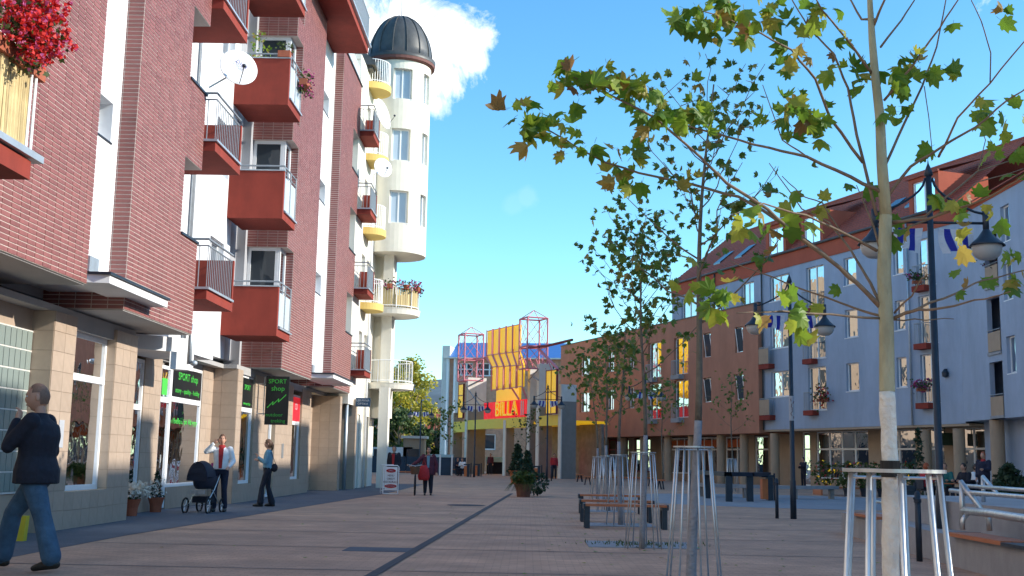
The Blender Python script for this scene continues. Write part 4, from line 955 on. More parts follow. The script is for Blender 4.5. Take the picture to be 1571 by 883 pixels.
def rand_rot(down=.5):
    d = Vector((random.gauss(0, 1), random.gauss(0, 1), random.gauss(-down, .7))).normalized()
    q = Vector((0, 1, 0)).rotation_difference(d); return q.to_matrix().to_4x4() @ Matrix.Rotation(random.random()*2*pi, 4, 'Y')
class Tree:
    def __init__(s, label, base, cat='tree', group=None, name='plane_tree'):
        s.root = T(name, label, cat, base, group=group); s.n = 0; s.rest = MB(); s.cap = 300
    def limb(s, pts, r0, r1, name='branch', m='twig', n=6):
        k = len(pts); q = MB(); q.tube(pts, [r0+(r1-r0)*i/(k-1) for i in range(k)], n); return q.build(name, m, s.root, smooth=True)
    def leaf(s, p, size, matn, parts=True, down=.5):
        M = rand_rot(down)
        if parts and s.n < s.cap:
            o = inst('leaf', random.choice(leafmesh(matn)), p, s.root); o.rotation_euler = M.to_euler(); o.scale = (size*random.uniform(.8, 1.05), size, size); s.n += 1
        else: leaf_into(s.rest, Matrix.Translation(p) @ M @ Matrix.Scale(size, 4), .2+.4*random.random())
    def done(s, matn):
        if s.rest.v: o = s.rest.build('foliage', matn, s.root); o['kind'] = 'stuff'
# nearest tree: limbs traced, each given its own depth
Y0 = 4.6
NT = Tree('young plane tree with limewashed trunk nearest the viewer, standing in the bright steel guard', (onY(1367, 880, Y0).x, Y0, 0), group='young plane trees on the square')
tp = [(1367, 883), (1366, 720), (1361, 600), (1360, 500), (1356, 420), (1359, 330), (1353, 250), (1350, 180), (1343, 120), (1338, 60), (1335, 10), (1332, -60), (1326, -140)]
P3 = [onY(x, y, Y0) for x, y in tp]
low = [Vector((P3[0].x+.004, Y0, 0)), P3[0], P3[1], P3[2]]
q = MB(); k_ = 26; pp = []; rr_ = []
for i in range(k_):
    t_ = i/(k_-1)*3; a = int(min(2, t_)); f = t_-a; pp.append(low[a].lerp(low[a+1], f)+Vector((random.uniform(-.002, .002), 0, 0))); rr_.append(.036-.005*t_/3+random.uniform(-.0015, .0015))
q.tube(pp, rr_, 14); q.build('trunk', 'lime', NT.root, smooth=True)
q = MB(); q.tube([P3[2]]+P3[3:6], [.0310, .029, .028, .025], 14, caps=False); q.tube(P3[5:], [.0245, .022, .020, .0175, .015, .012, .009, .006], 12); q.build('trunk', 'bark', NT.root, smooth=True)
q = MB(); q.tube([P3[1]+Vector((0, 0, -.03)), P3[1]+Vector((0, 0, .035))], .0385, 14); q.build('tree_tie', 'rubber', NT.root)
BR = [([(1352, 469), (1314, 434), (1275, 399), (1218, 357), (1178, 322), (1115, 281), (1074, 240), (1006, 181), (947, 152), (916, 136), (880, 118)], -.35, .014),
      ([(1349, 470), (1300, 420), (1240, 372), (1190, 335), (1133, 301), (1060, 283), (1006, 272), (929, 249), (880, 222), (839, 199), (812, 180)], .15, .013),
      ([(1360, 299), (1306, 272), (1238, 240), (1180, 226), (1106, 208), (1034, 186), (1000, 172)], -.1, .012),
      ([(1324, 249), (1274, 181), (1251, 122), (1215, 77), (1170, 52), (1110, 25), (1065, 15)], -.4, .010),
      ([(1345, 330), (1314, 205), (1301, 136), (1279, 82), (1242, 45), (1215, 0), (1200, -30)], .3, .010),
      ([(1338, 113), (1301, 63), (1261, 14), (1240, -20)], -.3, .009),
      ([(1345, 30), (1322, 30), (1299, -10), (1285, -60)], .2, .009), ([(1340, 40), (1352, 10), (1372, -30), (1385, -90)], -.2, .009),
      ([(1351, 272), (1378, 208), (1415, 131), (1437, 72), (1451, 0), (1456, -40)], .35, .009),
      ([(1356, 154), (1397, 104), (1442, 41), (1469, 0), (1500, -40)], -.25, .008), ([(1351, 72), (1383, 32), (1403, 0), (1420, -50)], .2, .007),
      ([(1360, 304), (1397, 254), (1442, 227), (1496, 195), (1546, 154), (1580, 130), (1625, 110)], -.3, .010),
      ([(1440, 240), (1448, 225), (1469, 181), (1519, 127), (1571, 63), (1600, 20)], -.5, .008),
      ([(1369, 340), (1424, 335), (1487, 313), (1532, 295), (1571, 268), (1620, 240)], -.45, .010), ([(1365, 345), (1420, 330), (1500, 262), (1571, 240), (1610, 232)], .5, .008), ([(1362, 360), (1430, 335), (1500, 280), (1571, 258)], .25, .007),
      ([(1372, 488), (1400, 476), (1430, 473), (1480, 465), (1526, 453), (1550, 447)], -.3, .010), ([(1370, 488), (1407, 473), (1468, 449), (1507, 430), (1571, 415), (1610, 405)], .35, .009),
      ([(1372, 480), (1399, 453), (1414, 426), (1426, 421)], -.3, .006), ([(1370, 490), (1420, 490), (1463, 489)], .2, .005),
      ([(1351, 484), (1314, 473), (1237, 446), (1160, 415), (1120, 400)], .5, .008), ([(1351, 488), (1275, 482), (1200, 478), (1130, 480)], -.4, .008),
      ([(1349, 461), (1329, 423), (1306, 384), (1272, 342), (1230, 320), (1180, 250)], .4, .010), ([(1345, 384), (1302, 361), (1237, 330), (1171, 313), (1120, 330)], -.45, .010), ([(1349, 378), (1340, 345), (1326, 311), (1314, 284)], .2, .008),
      ([(1290, 355), (1262, 312), (1230, 300), (1200, 270)], .1, .005), ([(1238, 240), (1200, 215), (1170, 130)], .3, .005), ([(1418, 132), (1425, 180), (1430, 230)], 0, .003), ([(1519, 127), (1520, 80), (1505, 30), (1490, 0)], -.5, .004),
      ([(1500, 262), (1512, 215), (1500, 180)], .4, .003)]
ends = []
for pts, dy, r in BR:
    k = len(pts); P = []
    for i, (x, y) in enumerate(pts): P.append(onY(x, y, Y0+dy*(i/(k-1))**1.2+random.uniform(-.01, .01)*(0 < i)))
    fine = []
    for i in range(k-1):
        for j in range(3): fine.append(P[i].lerp(P[i+1], j/3)+Vector((0, 0, random.uniform(-.004, .004) if (i+j) else 0)))
    fine.append(P[-1]); NT.limb(fine, r*.72, max(.0018, r*.18), n=7); ends.append((pts, dy))
CL = """1050,18,5 1078,32,6 1100,12,6 1130,25,4 1098,45,4 1150,50,4 1175,15,5 1195,20,4 1215,75,3 1235,40,3 868,108,4 880,120,5 900,128,4 925,122,5 945,125,3 960,130,4 975,128,3
800,165,4 812,185,6 822,200,3 835,165,1 855,190,4 868,205,2 893,215,3 865,225,2 930,228,2 990,160,4 1005,180,4 1010,155,3 945,270,2 965,283,3 990,240,3 975,225,2 1040,180,4 1060,170,3 1075,155,4 1100,190,4 1045,265,3
1205,95,4 1230,155,5 1245,180,4 1215,160,4 1265,195,3 1190,170,4 1200,190,3 1290,60,2 1300,115,3 1255,90,2 1310,120,3 1275,20,3 1240,15,3 1395,90,4 1410,100,4 1385,130,3 1375,140,2 1440,115,2 1405,150,1 1370,180,2 1430,232,2
1480,12,1 1535,10,2 1500,175,3 1520,170,2 1480,185,1 1540,195,2 1565,175,3 1525,230,3 1545,255,3 1560,240,3 1480,300,3 1475,310,2 1500,420,2 1545,400,4 1555,420,4 1560,440,1 1515,330,2 1475,360,2
1180,360,3 1155,350,3 1175,330,3 1260,310,3 1245,345,2 1320,300,1 1200,300,2 1110,450,4 1070,440,3 1080,460,2 1130,480,2 1210,470,3 1230,480,2 1250,465,1 1185,480,3  1220,510,2 1285,445,1 1150,340,2 1385,350,2 1435,290,2 1448,455,1 1375,310,1 1290,270,1 1395,360,1"""
for c in CL.split():
    x, y, n = map(float, c.split(','))
    bi = min(((x-px)**2+(y-py)**2, dy*((i/(len(pts)-1))**1.2)) for pts, dy in ends for i, (px, py) in enumerate(pts))
    for i in range(int(n*1.5)):
        NT.leaf(onY(x+random.gauss(0, 13), y+random.gauss(0, 11), Y0+bi[1]+random.gauss(0, .06)), random.uniform(.044, .092), 'leaf', down=.7)
for i in range(45): NT.leaf(onY(random.uniform(1150, 1650), random.uniform(-160, -30), Y0+random.uniform(-.5, .5)), random.uniform(.07, .12), 'leaf')
NT.done('leaf')
# the other plane trees of the row
def plane_tree(label, px, Y, H, crown_z, cr, nb, nl, tr, lean=(0, 0), parts=0, lsize=(.07, .12), matn='leaf_dark', group='young plane trees on the square', seed=1, lime=1.7):
    random.seed(seed); x = onY(px, 720, Y).x
    t = Tree(label, (x, Y, 0), group=group); t.cap = parts
    def c(z): f = z/H; return Vector((x+lean[0]*f*f+.03*sin(z*1.7+seed), Y+lean[1]*f*f+.03*cos(z*1.3+seed), z))
    def r(z): return max(.008, tr*(1-z/H*.88))
    zs_ = [lime*i/6 for i in range(7)]; q = MB(); q.tube([c(z) for z in zs_], [r(z)*1.06 for z in zs_], 10); q.build('trunk', 'lime_shaded', t.root, smooth=True)
    zs_ = [lime+(H-lime)*i/14 for i in range(15)]; q = MB(); q.tube([c(z) for z in zs_], [r(z) for z in zs_], 10); q.build('trunk', 'bark_shaded', t.root, smooth=True)
    pts = []
    for i in range(nb):
        f = (i+.5)/nb; z0 = crown_z+(H*.93-crown_z)*f**.8; a = i*2.4+random.uniform(-.3, .3); L_ = cr*(1.15-.62*f)*random.uniform(.8, 1.2); up = random.uniform(.55, 1.1)+f*.5
        P = [c(z0)]
        for k in range(1, 7):
            s = k/6; P.append(c(z0)+Vector((cos(a)*L_*s, sin(a)*L_*s, L_*up*s**1.25))+Vector((random.gauss(0, .012), random.gauss(0, .012), random.gauss(0, .012))))
            a += random.gauss(0, .09)
        t.limb(P, r(z0)*.45, .003, n=5)
        for k in range(2, 7):
            wgt = 1 if k < 6 else 2; pts += [(P[k], .07+.05*cr)]*wgt
            if random.random() < .5 and k < 6:
                e = P[k]+Vector((random.gauss(0, .22*cr), random.gauss(0, .22*cr), random.uniform(.05, .3)*cr)); q = MB(); q.tube([P[k], e], [.005, .002], 4); q.build('twig', 'twig', t.root); pts += [(e, .06), (P[k].lerp(e, .5), .05)]
    for i in range(nl):
        p, s = random.choice(pts); t.leaf(p+Vector((random.gauss(0, s), random.gauss(0, s), random.gauss(-.03, s))), random.uniform(*lsize), matn)
    t.done(matn); return x
plane_tree('second young plane tree in the row, tall with dark crown before the brown block', 1064, 11.0, 5.1, 2.5, .78, 17, 330, .050, (.22, .1), 300, seed=11, lsize=(.055, .10))
plane_tree('third young plane tree in the row, standing in the pale stone pit beside the benches', 988, 17.5, 4.95, 2.5, .95, 18, 450, .046, (-.05, 0), 300, (.075, .12), seed=5)
plane_tree('young plane tree growing beside the wooden benches', 950, 23.8, 4.1, 2.2, .8, 12, 260, .052, (.1, 0), 0, (.08, .13), seed=8)
plane_tree('young plane tree just past the third wooden bench, its trunk lime-washed low', 932, 30.2, 4.4, 2.2, .9, 12, 260, .052, (-.1, 0), 0, (.08, .13), seed=21)
plane_tree('young plane tree farthest back in the row, nearest the supermarket', 918, 37.0, 4.2, 2.1, 1.1, 12, 260, .052, (-.3, 0), 0, (.09, .14), seed=23)
plane_tree('slender young tree with thin crown before the brown arcade, right of the second tree guard', 1123, 52, 5.2, 2.5, 1.0, 12, 150, .05, (0, 0), 0, (.10, .15), group='slender trees before the arcade', seed=31, lime=.4)
plane_tree('slender young tree with thin crown before the brown arcade, left of the second tree guard', 1016, 56, 4.9, 2.3, 1.1, 12, 190, .05, (0, 0), 0, (.10, .15), group='slender trees before the arcade', seed=32, lime=.4)
random.seed(99)
# ------------------------------------------------------------------ tree guards
def guard(px, Y, h, rt, rb, nb, br, label, a0=.2, x=None, pit=True):
    x = onY(px, 720, Y).x if x is None else x; r_ = T('tree_guard', label, 'tree guard', (x, Y, 0), group='galvanised tree guards')
    for i in range(nb):
        a = a0+2*pi*i/nb; q = MB(); q.tube([(x+rb*cos(a), Y+rb*sin(a), 0), (x+(rt-.01)*cos(a), Y+(rt-.01)*sin(a), h-.004)], br, 10); q.build('bar', 'galv', r_, smooth=True)
    q = MB(); q.lathe((x, Y, 0), [(rt-.028, h), (rt+.018, h), (rt+.018, h+.014), (rt-.028, h+.014), (rt-.028, h)], 40); q.build('ring', 'galv', r_)
    q = MB(); q.tube([(x-rt, Y, h-.02), (x+rt, Y, h-.02)], .006, 5); q.tube([(x, Y-rt, h-.02), (x, Y+rt, h-.02)], .006, 5); q.build('tie_wire', 'galv', r_)
    return x
guard(1369, 4.6, 1.275, .180, .262, 9, .0108, 'nearest tree guard, bright in the sun, round the limewashed trunk at the right', .35, x=onY(1371, 720, 4.6).x)
guard(1064, 11.0, 1.44, .175, .28, 8, .0095, 'second tree guard, cut by the bottom edge of the view', .1)
guard(987, 17.5, 1.43, .175, .28, 8, .0095, 'tree guard standing on the pale stone pit with weeds', .5)
guard(950, 23.8, 1.42, .175, .28, 8, .011, 'tree guard between the wooden benches', .3)
guard(932, 30.2, 1.42, .175, .28, 8, .011, 'tree guard just past the third wooden bench', .2)
guard(918, 37.0, 1.42, .175, .28, 8, .011, 'tree guard farthest back in the row', .0)
guard(1123, 52, 1.5, .2, .3, 7, .018, 'tree guard before the arcade, right of the second tree', .0)
q = MB()
for i in range(130):
    x_, y_ = random.uniform(-5, 5.5), random.uniform(12, 34)
    if random.random() < .6: x_ = random.gauss(2.2, 1.2); y_ = random.uniform(12, 27)
    leaf_into(q, Matrix.Translation((x_, y_, .022)) @ Matrix.Rotation(random.random()*6.28, 4, 'Z') @ Matrix.Rotation(random.uniform(-.15, .15), 4, 'X') @ Matrix.Scale(random.uniform(.04, .075), 4), -.2)
o = q.build('fallen_leaves', 'leaf'); o['kind'] = 'stuff'; o['label'] = 'scattered fallen leaves on the paving around the young trees'; o['category'] = 'leaves'
c = onZ(983, 836)
q = MB(); q.box(c.x-.85, c.x+.85, c.y-.65, c.y+.65, -.02, .012); tpit = struct(q.build('stone_tree_pit', 'slab_light'))
q = MB(); random.seed(4)
for i in range(240):
    p = Vector((c.x+random.gauss(0, .42), c.y+random.gauss(0, .28), .01)); a = random.random()*6; h = random.uniform(.02, .07); d_ = Vector((cos(a), sin(a), 0))*.012
    q.face([p-d_, p+d_, p+Vector((random.gauss(0, .02), random.gauss(0, .02), h))])
o = q.build('weeds', 'leaf_green'); o['kind'] = 'stuff'; o['label'] = 'green weeds sprouting in the stone tree pit'; o['category'] = 'weeds'
for (px, Y) in ((950, 23.8), (1064, 11), (932, 30.2)):
    x = onY(px, 720, Y).x; q = MB(); q.box(x-.7, x+.7, Y-.6, Y+.6, -.02, .010); struct(q.build('stone_tree_pit', 'slab_light'))
# ------------------------------------------------------------------ lamps
def lamp(px, Y, label, flags=True, base_z=0., sc=1., sticker=False):
    x = onY(px, 715, Y).x; r_ = T('street_lamp', label, 'street lamp', (x, Y, base_z), group='double-headed street lamps')
    q = MB(); q.tube([(x, Y, base_z), (x, Y, .9), (x, Y, .92), (x, Y, 5.75)], [.075, .07, .058, .045], 14); q.lathe((x, Y, 5.75), [(.045, 0), (.07, .02), (.05, .10), (.012, .2), (.001, .28)], 12); q.build('pole', 'dark_metal', r_, smooth=True)
    for s in (-1, 1):
        q = MB(); q.tube([(x, Y, 5.02), (x+s*.85, Y, 5.02)], .022, 6)
        q.tube([(x+s*.05, Y, 5.72)]+[(x+s*(.06+.62*t), Y, 5.72-.52*t**.5 if t < 1 else 5.2) for t in (.05, .15, .3, .5, .75, 1)]+[(x+s*.85, Y, 5.16)], .020, 6)
        q.tube([(x+s*.85, Y, 5.22), (x+s*.85, Y, 4.88)], .05, 8)
        b_ = q.build('arm', 'dark_metal', r_, smooth=True)
        q = MB(); q.lathe((x+s*.85, Y, 0), [(.03, 4.95), (.06, 4.90), (.13, 4.80), (.25, 4.69), (.27, 4.66), (.24, 4.665)], 24); q.build('lamp_shade', 'dark_metal', r_, smooth=True)
        q = MB(); q.lathe((x+s*.85, Y, 0), [(.225, 4.665), (.222, 4.60), (.19, 4.52), (.12, 4.46), (.01, 4.44)], 24); q.build('lamp_glass', 'lamp_globe', r_, smooth=True)
        if flags:
            for k, mt in enumerate(['flag_white', 'flag_blue', 'flag_white', 'flag_blue', 'flag_white']):
                q = MB(); pr = None
                for j in range(9):
                    t = j/8; a0_, a1_ = x+s*(.12+k*.10), x+s*(.12+(k+1)*.10); off = s*.10*t*t*2.2; z = 4.93-.40*t*(1-.08*k); yy = Y-.02+.07*sin(t*3+k*.9); y2 = Y-.02+.07*sin(t*3+(k+1)*.9)
                    cur = ((a0_+off*.25, yy, z), (a1_+off*.25, y2, z))
                    if pr: q.face([pr[0], pr[1], cur[1], cur[0]])
                    pr = cur
                fl = q.build('flag_stripe', mt, r_)
    if sticker:
        q = MB(); q.lathe((x, Y, 0), [(.062, 2.35), (.062, 2.95)], 14); q.build('sticker', 'flag_white', r_)
        q = MB()
        for k in range(8): q.tube([(x-.05+random.uniform(0, .1), Y-.064, 2.4+k*.06), (x-.05+random.uniform(0, .1), Y-.064, 2.46+k*.06)], .006, 4)
        q.build('lettering', 'maroon_cloth', r_)
lamp(1441, 17.2, 'nearest double street lamp with striped flags, beside the steel railing at the right', base_z=0)
lamp(1216, 27.9, 'double street lamp with a white sticker on its pole, before the blue block', sticker=True)
lamp(990, 60, 'double street lamp partly behind the third plane tree')
lamp(839, 71, 'double street lamp in front of the supermarket, right of the central planter')
lamp(727.5, 80, 'double street lamp before the left concrete fins of the supermarket')
lamp(643.5, 92, 'double street lamp against the yellow trees, farthest left of the lamps', flags=True)
# ------------------------------------------------------------------ benches, rails, bins, bollards
def bench(x0, x1, Y, label, z=.47):
    r_ = T('bench', label, 'bench', ((x0+x1)/2, Y, 0), group='wooden benches beside the young trees')
    for i in range(4): q = MB(); q.box(x0, x1, Y-.22+i*.112, Y-.12+i*.112, z-.045, z); q.build('slat', 'wood_red', r_)
    for x in (x0+.02, x1-.12):
        q = MB(); q.box(x, x+.10, Y-.2, Y-.12, 0, z-.047); q.box(x, x+.10, Y+.12, Y+.2, 0, z-.047); q.box(x, x+.10, Y-.12, Y+.12, z-.12, z-.047); q.build('leg', 'dark_metal', r_)
    q = MB(); q.box(x0-.004, x0+.03, Y-.23, Y+.23, z-.10, z+.004); q.box(x1-.03, x1+.004, Y-.23, Y+.23, z-.10, z+.004); q.build('end_cap', 'dark_metal', r_)
bench(1.12, 2.76, 22.6, 'wooden bench nearest the viewer of the three, left of the second tree guard')
bench(1.15, 2.74, 24.9, 'middle wooden bench of the three, close behind the nearest one')
bench(1.30, 2.92, 28.8, 'farthest wooden bench of the three behind the third tree guard')
# curved leaning rail with bin at its end
CRL = T('leaning_rail', 'dark curved leaning rail on stout posts left of the orange litter bin', 'rail', (7.3, 41, 0))
path = [onZ(1062, 729, 1.0), onZ(1090, 728.5, 1.0), onZ(1118, 729.5, 1.0), onZ(1150, 730.5, 1.0), onZ(1175, 731, 1.0)]
path = [Vector((onY(px, 720, Yq).x, Yq, 0)) for px, Yq in ((1062, 47), (1085, 42.5), (1118, 39.3), (1150, 39.8), (1176, 41.5))]
q = MB()
for i in range(len(path)-1):
    a, b = path[i], path[i+1]; n_ = (b-a).normalized().cross(Vector((0, 0, 1)))*.16
    q.face([a-n_+Vector((0, 0, 1.0)), b-n_+Vector((0, 0, 1.0)), b+n_+Vector((0, 0, 1.0)), a+n_+Vector((0, 0, 1.0))]); q.face([a+n_+Vector((0, 0, .86)), b+n_+Vector((0, 0, .86)), b-n_+Vector((0, 0, .86)), a-n_+Vector((0, 0, .86))])
    for s in (-1, 1): q.face([a+n_*s+Vector((0, 0, .86)), b+n_*s+Vector((0, 0, .86)), b+n_*s+Vector((0, 0, 1.0)), a+n_*s+Vector((0, 0, 1.0))])
q.build('rail_top', 'dark_metal', CRL)
for p in (path[2], path[3], path[0], path[1]): q = MB(); q.box(p.x-.11, p.x+.11, p.y-.07, p.y+.07, 0, .858); q.build('post', 'dark_metal', CRL)
SB = T('stone_bench', 'long pale curved stone bench behind the dark leaning rail', 'bench', (8, 46, 0))
q = MB()
for i in range(8):
    a0_, a1_ = -2.5+i*.22, -2.5+(i+1)*.22
    for r in (3.6,):
        p = [Vector((9.4+r*cos(t), 47+r*sin(t), 0)) for t in (a0_, a1_)]+[Vector((9.4+(r-.45)*cos(t), 47+(r-.45)*sin(t), 0)) for t in (a1_, a0_)]
        q.face([v+Vector((0, 0, .5)) for v in p]); q.face([v+Vector((0, 0, .38)) for v in reversed(p)]); q.face([p[0]+Vector((0, 0, .38)), p[1]+Vector((0, 0, .38)), p[1]+Vector((0, 0, .5)), p[0]+Vector((0, 0, .5))]); q.face([p[3]+Vector((0, 0, .5)), p[2]+Vector((0, 0, .5)), p[2]+Vector((0, 0, .38)), p[3]+Vector((0, 0, .38))])
q.build('seat', 'concrete', SB)
for i in range(4): a = -2.45+i*.55; q = MB(); q.box(9.4+3.38*cos(a)-.08, 9.4+3.38*cos(a)+.08, 47+3.38*sin(a)-.15, 47+3.38*sin(a)+.15, 0, .379); q.build('leg', 'dark_and_shaded_concrete', SB)
def bin_(px, Y, label, w=.5, h=.82, grp='orange and dark litter bins'):
    x = onY(px, 720, Y).x; r_ = T('litter_bin', label, 'litter bin', (x, Y, 0), group=grp)
    q = MB(); q.box(x-w/2+.03, x+w/2-.1, Y-.2, Y+.2, .05, h-.06); q.build('body', 'orange_plastic', r_)
    q = MB(); q.box(x-.02, x+w/2-.09, Y-.22, Y+.22, 0.02, h); q.build('door', 'dark_metal', r_)
    q = MB(); q.box(x-w/2, x+w/2-.08, Y-.23, Y+.23, h+.002, h+.09); q.build('lid', 'dark_metal', r_)
    q = MB(); q.tube([(x+w/2, Y, 0), (x+w/2, Y, h+.15)], .035, 8); q.build('post', 'dark_metal', r_)
bin_(1177, 41.3, 'orange and dark litter bin at the right end of the leaning rail')
bin_(1386, 24, 'orange litter bin seen through the nearest tree guard', .45)
bin_(825, 72, 'orange litter bin beside the lamp in front of the supermarket')
bin_(733, 84, 'orange litter bin before the left concrete fins')
bin_(717, 80, 'litter bin with blue liner beside the seated people')
bin_(591, 53, 'orange bin behind the white pavement sign')
def bollard(px, Y, label):
    x = onY(px, 720, Y).x; r_ = T('bollard', label, 'bollard', (x, Y, 0), group='slim dark bollards')
    q = MB(); q.tube([(x, Y, 0), (x, Y, .92)], .042, 12); q.lathe((x, Y, .92), [(.042, 0), (.03, .03), (.005, .045)], 12); q.build('post', 'dark_metal', r_, smooth=True)
    q = MB(); q.lathe((x, Y, .80), [(.043, 0), (.052, .005), (.052, .05), (.043, .055)], 14); q.ball((x-.045, Y, .86), .02, 6, 4); q.build('collar', 'dark_metal', r_)
bollard(1191, 28.0, 'slim dark bollard next to the lamp with the sticker'); bollard(1406, 16.2, 'slim dark bollard seen through the nearest tree guard'); bollard(846, 71.5, 'slim dark post right of the lamp in front of the supermarket'); bollard(1061, 44, 'slim dark bollard left of the leaning rail')
# long backless benches in the distance
def far_bench(px0, px1, Y, label):
    x0, x1 = onY(px0, 720, Y).x, onY(px1, 720, Y).x; r_ = T('bench', label, 'bench', ((x0+x1)/2, Y, 0), group='dark backless benches')
    q = MB(); q.box(x0, x1, Y-.2, Y+.2, .40, .47); q.build('seat', 'wood_red', r_)
    n = max(2, int((x1-x0)/1.6)+1)
    for i in range(n):
        for s in (-.13, .13): x = x0+.2+(x1-x0-.4)*i/(n-1); q = MB(); q.tube([(x+s*1.2, Y, 0), (x+s*.6, Y, .399)], .035, 6); q.build('leg', 'dark_metal', r_)
far_bench(664, 700, 88, 'dark backless bench below the white tent'); far_bench(884, 895, 70, 'dark backless bench leg pair at the last arcade column'); far_bench(896, 1005, 62, 'long dark backless bench under the arcade, behind the young trees'); far_bench(590, 655, 68, 'long dark backless bench behind the white pavement sign'); far_bench(1003, 1020, 55, 'short dark backless bench left of the second tree guard')
# ------------------------------------------------------------------ low wall with seats and steel railing, lower right
LW = T('low_wall', 'low concrete wall with wooden seat boards at the lower right', 'wall', (6.2, 16, 0))
q = MB(); q.prism([(5.60, 10), (5.62, 13), (5.66, 15), (6.05, 21.5), (6.15, 22.6), (8.2, 22.6), (8.2, 10)], 0, .40); q.build('wall', 'concrete', LW)
q = MB(); q.prism([(6.15, 8), (6.25, 17.2), (6.5, 20.5), (9.5, 20.5), (9.5, 8)], .402, .80); q.build('wall', 'concrete', LW)
def board(y0, y1, x=5.58, w=.42):
    q = MB(); 
    for k in range(3): q.box(x+k*.145, x+k*.145+.135, y0, y1, .402, .452)
    q.build('seat_board', 'wood_red', LW); q = MB(); q.box(x-.01, x+.44, y1+.002, y1+.03, .40, .455); q.build('seat_end', 'dark_metal', LW)
board(13.7, 15.4); board(10.2, 12.9); board(19.6, 21.2, 5.92)
q = MB(); q.box(5.57, 6.0, 12.93, 13.68, .402, .44); q.build('seat_plate', 'dark_metal', LW)
SR = T('steel_railing', 'tubular steel leaning rail with diagonal struts on the low wall at the right edge', 'railing', (5.9, 14.5, .4))
def tz(pts, r, name='tube'):
    q = MB(); q.tube([onY(px, py, Yq) for px, py, Yq in pts], r, 12); q.build(name, 'galv', SR, smooth=True)
tz([(1458, 752, 15.6), (1480, 754.5, 15.0), (1571, 762, 13.4), (1660, 770, 12)], .028, 'rail'); tz([(1483, 745, 15.8), (1571, 751.5, 14.2), (1660, 758, 12.8)], .026, 'rail')
tz([(1474, 738.5, 15.0), (1508, 785, 14.6)], .034, 'strut'); tz([(1476, 741, 15.0), (1476, 809, 15.0)], .036, 'post'); tz([(1478, 783, 15.0), (1520, 787, 14.2), (1571, 795, 13.2), (1650, 806, 12)], .050, 'rail')
tz([(1485, 786, 14.9), (1477, 798, 14.9), (1477, 812, 14.9)], .032, 'leg'); tz([(1514, 790, 14.4), (1517, 797, 14.4), (1518, 814, 14.4)], .034, 'leg'); tz([(1508, 731, 17.2), (1529, 756, 16.6)], .030, 'strut'); tz([(1508, 731, 17.2), (1509, 772, 17.2)], .030, 'post'); tz([(1330, 767, 24), (1425, 781, 20)], .028, 'rail')
def shrubby(name, cat, label, base, rx, rz, n, leafm, lsize=.08, pot=None, potr=.2, poth=.3, group=None, conical=False, z0=0., stem=False):
    r_ = T(name, label, cat, base, group=group); bx, by, bz = base
    if pot: q = MB(); q.lathe((bx, by, bz), [(.001, 0), (potr*.7, 0), (potr*.78, poth*.5), (potr, poth*.92), (potr*1.06, poth*.93), (potr*1.06, poth), (potr*.9, poth), (.001, poth*.9)], 18); q.build('pot', pot, r_, smooth=False)
    q = MB()
    for i in range(5): a = random.random()*6; q.tube([(bx, by, bz+poth*.8*(pot is not None)), (bx+rx*.4*cos(a), by+rx*.4*sin(a), bz+z0+rz*1.2)], [.012, .004], 4)
    q.build('stem', 'twig', r_)
    q = MB()
    for i in range(n):
        t = random.random(); a = random.random()*2*pi
        rr = rx*((1-t)**.8+.04 if conical else sqrt(max(.02, 1-(2*t-1)**2)))*(.35+.65*sqrt(random.random())) * (1+.25*noise.noise((bx+cos(a)*2, by+sin(a)*2, t*4)))
        leaf_small(q, Matrix.Translation((bx+rr*cos(a), by+rr*sin(a), bz+z0+2*rz*t)) @ rand_rot(.2) @ Matrix.Scale(lsize*random.uniform(.7, 1.3), 4))
    q.build('foliage', leafm, r_); return r_
# ------------------------------------------------------------------ flowers, pots, planters
def blossoms(root, pts, size, m, n=5):
    q = MB()
    for p in pts:
        for k in range(n):
            M = Matrix.Translation(p+Vector((random.gauss(0, size*.5), random.gauss(0, size*.5), random.gauss(0, size*.5)))) @ rand_rot(-.6) @ Matrix.Scale(size*random.uniform(.7, 1.2), 4)
            b = len(q.v); q.v += [M @ Vector((cos(t*pi/3)*(.5+.2*(t % 2)), sin(t*pi/3)*(.5+.2*(t % 2)), .1*(t % 2))) for t in range(6)]; q.f.append(tuple(range(b, b+6))); q.m.append(0)
    return q.build('blossom', m, root)
random.seed(12)
GF = T('geranium_box', 'big cascade of red and pink geraniums over the nearest balcony rail', 'flowers', (-5.85, 12.0, 5.7))
q = MB(); q.box(-5.98, -5.80, 11.2, 12.9, 5.62, 5.80); q.build('planter', 'terracotta', GF)
q = MB(); pts = []
for i in range(900):
    a, b = random.gauss(0, 1), random.gauss(0, 1); p = Vector((-5.76+.17*random.gauss(0, .8), 12.2+.40*a*.75, 6.03+.24*b+.05*sin(a*3)))
    if ((p.y-12.2)/.62)**2+((p.z-6.03)/.54)**2 > 1: continue
    leaf_small(q, Matrix.Translation(p) @ rand_rot(.2) @ Matrix.Scale(random.uniform(.05, .09), 4))
    if i % 2: pts.append(p+Vector((.10+random.uniform(-.03, .08), -.04, .03)))
q.build('foliage', 'leaf_green', GF)
blossoms(GF, pts[:300], .040, 'petal_red', 10)
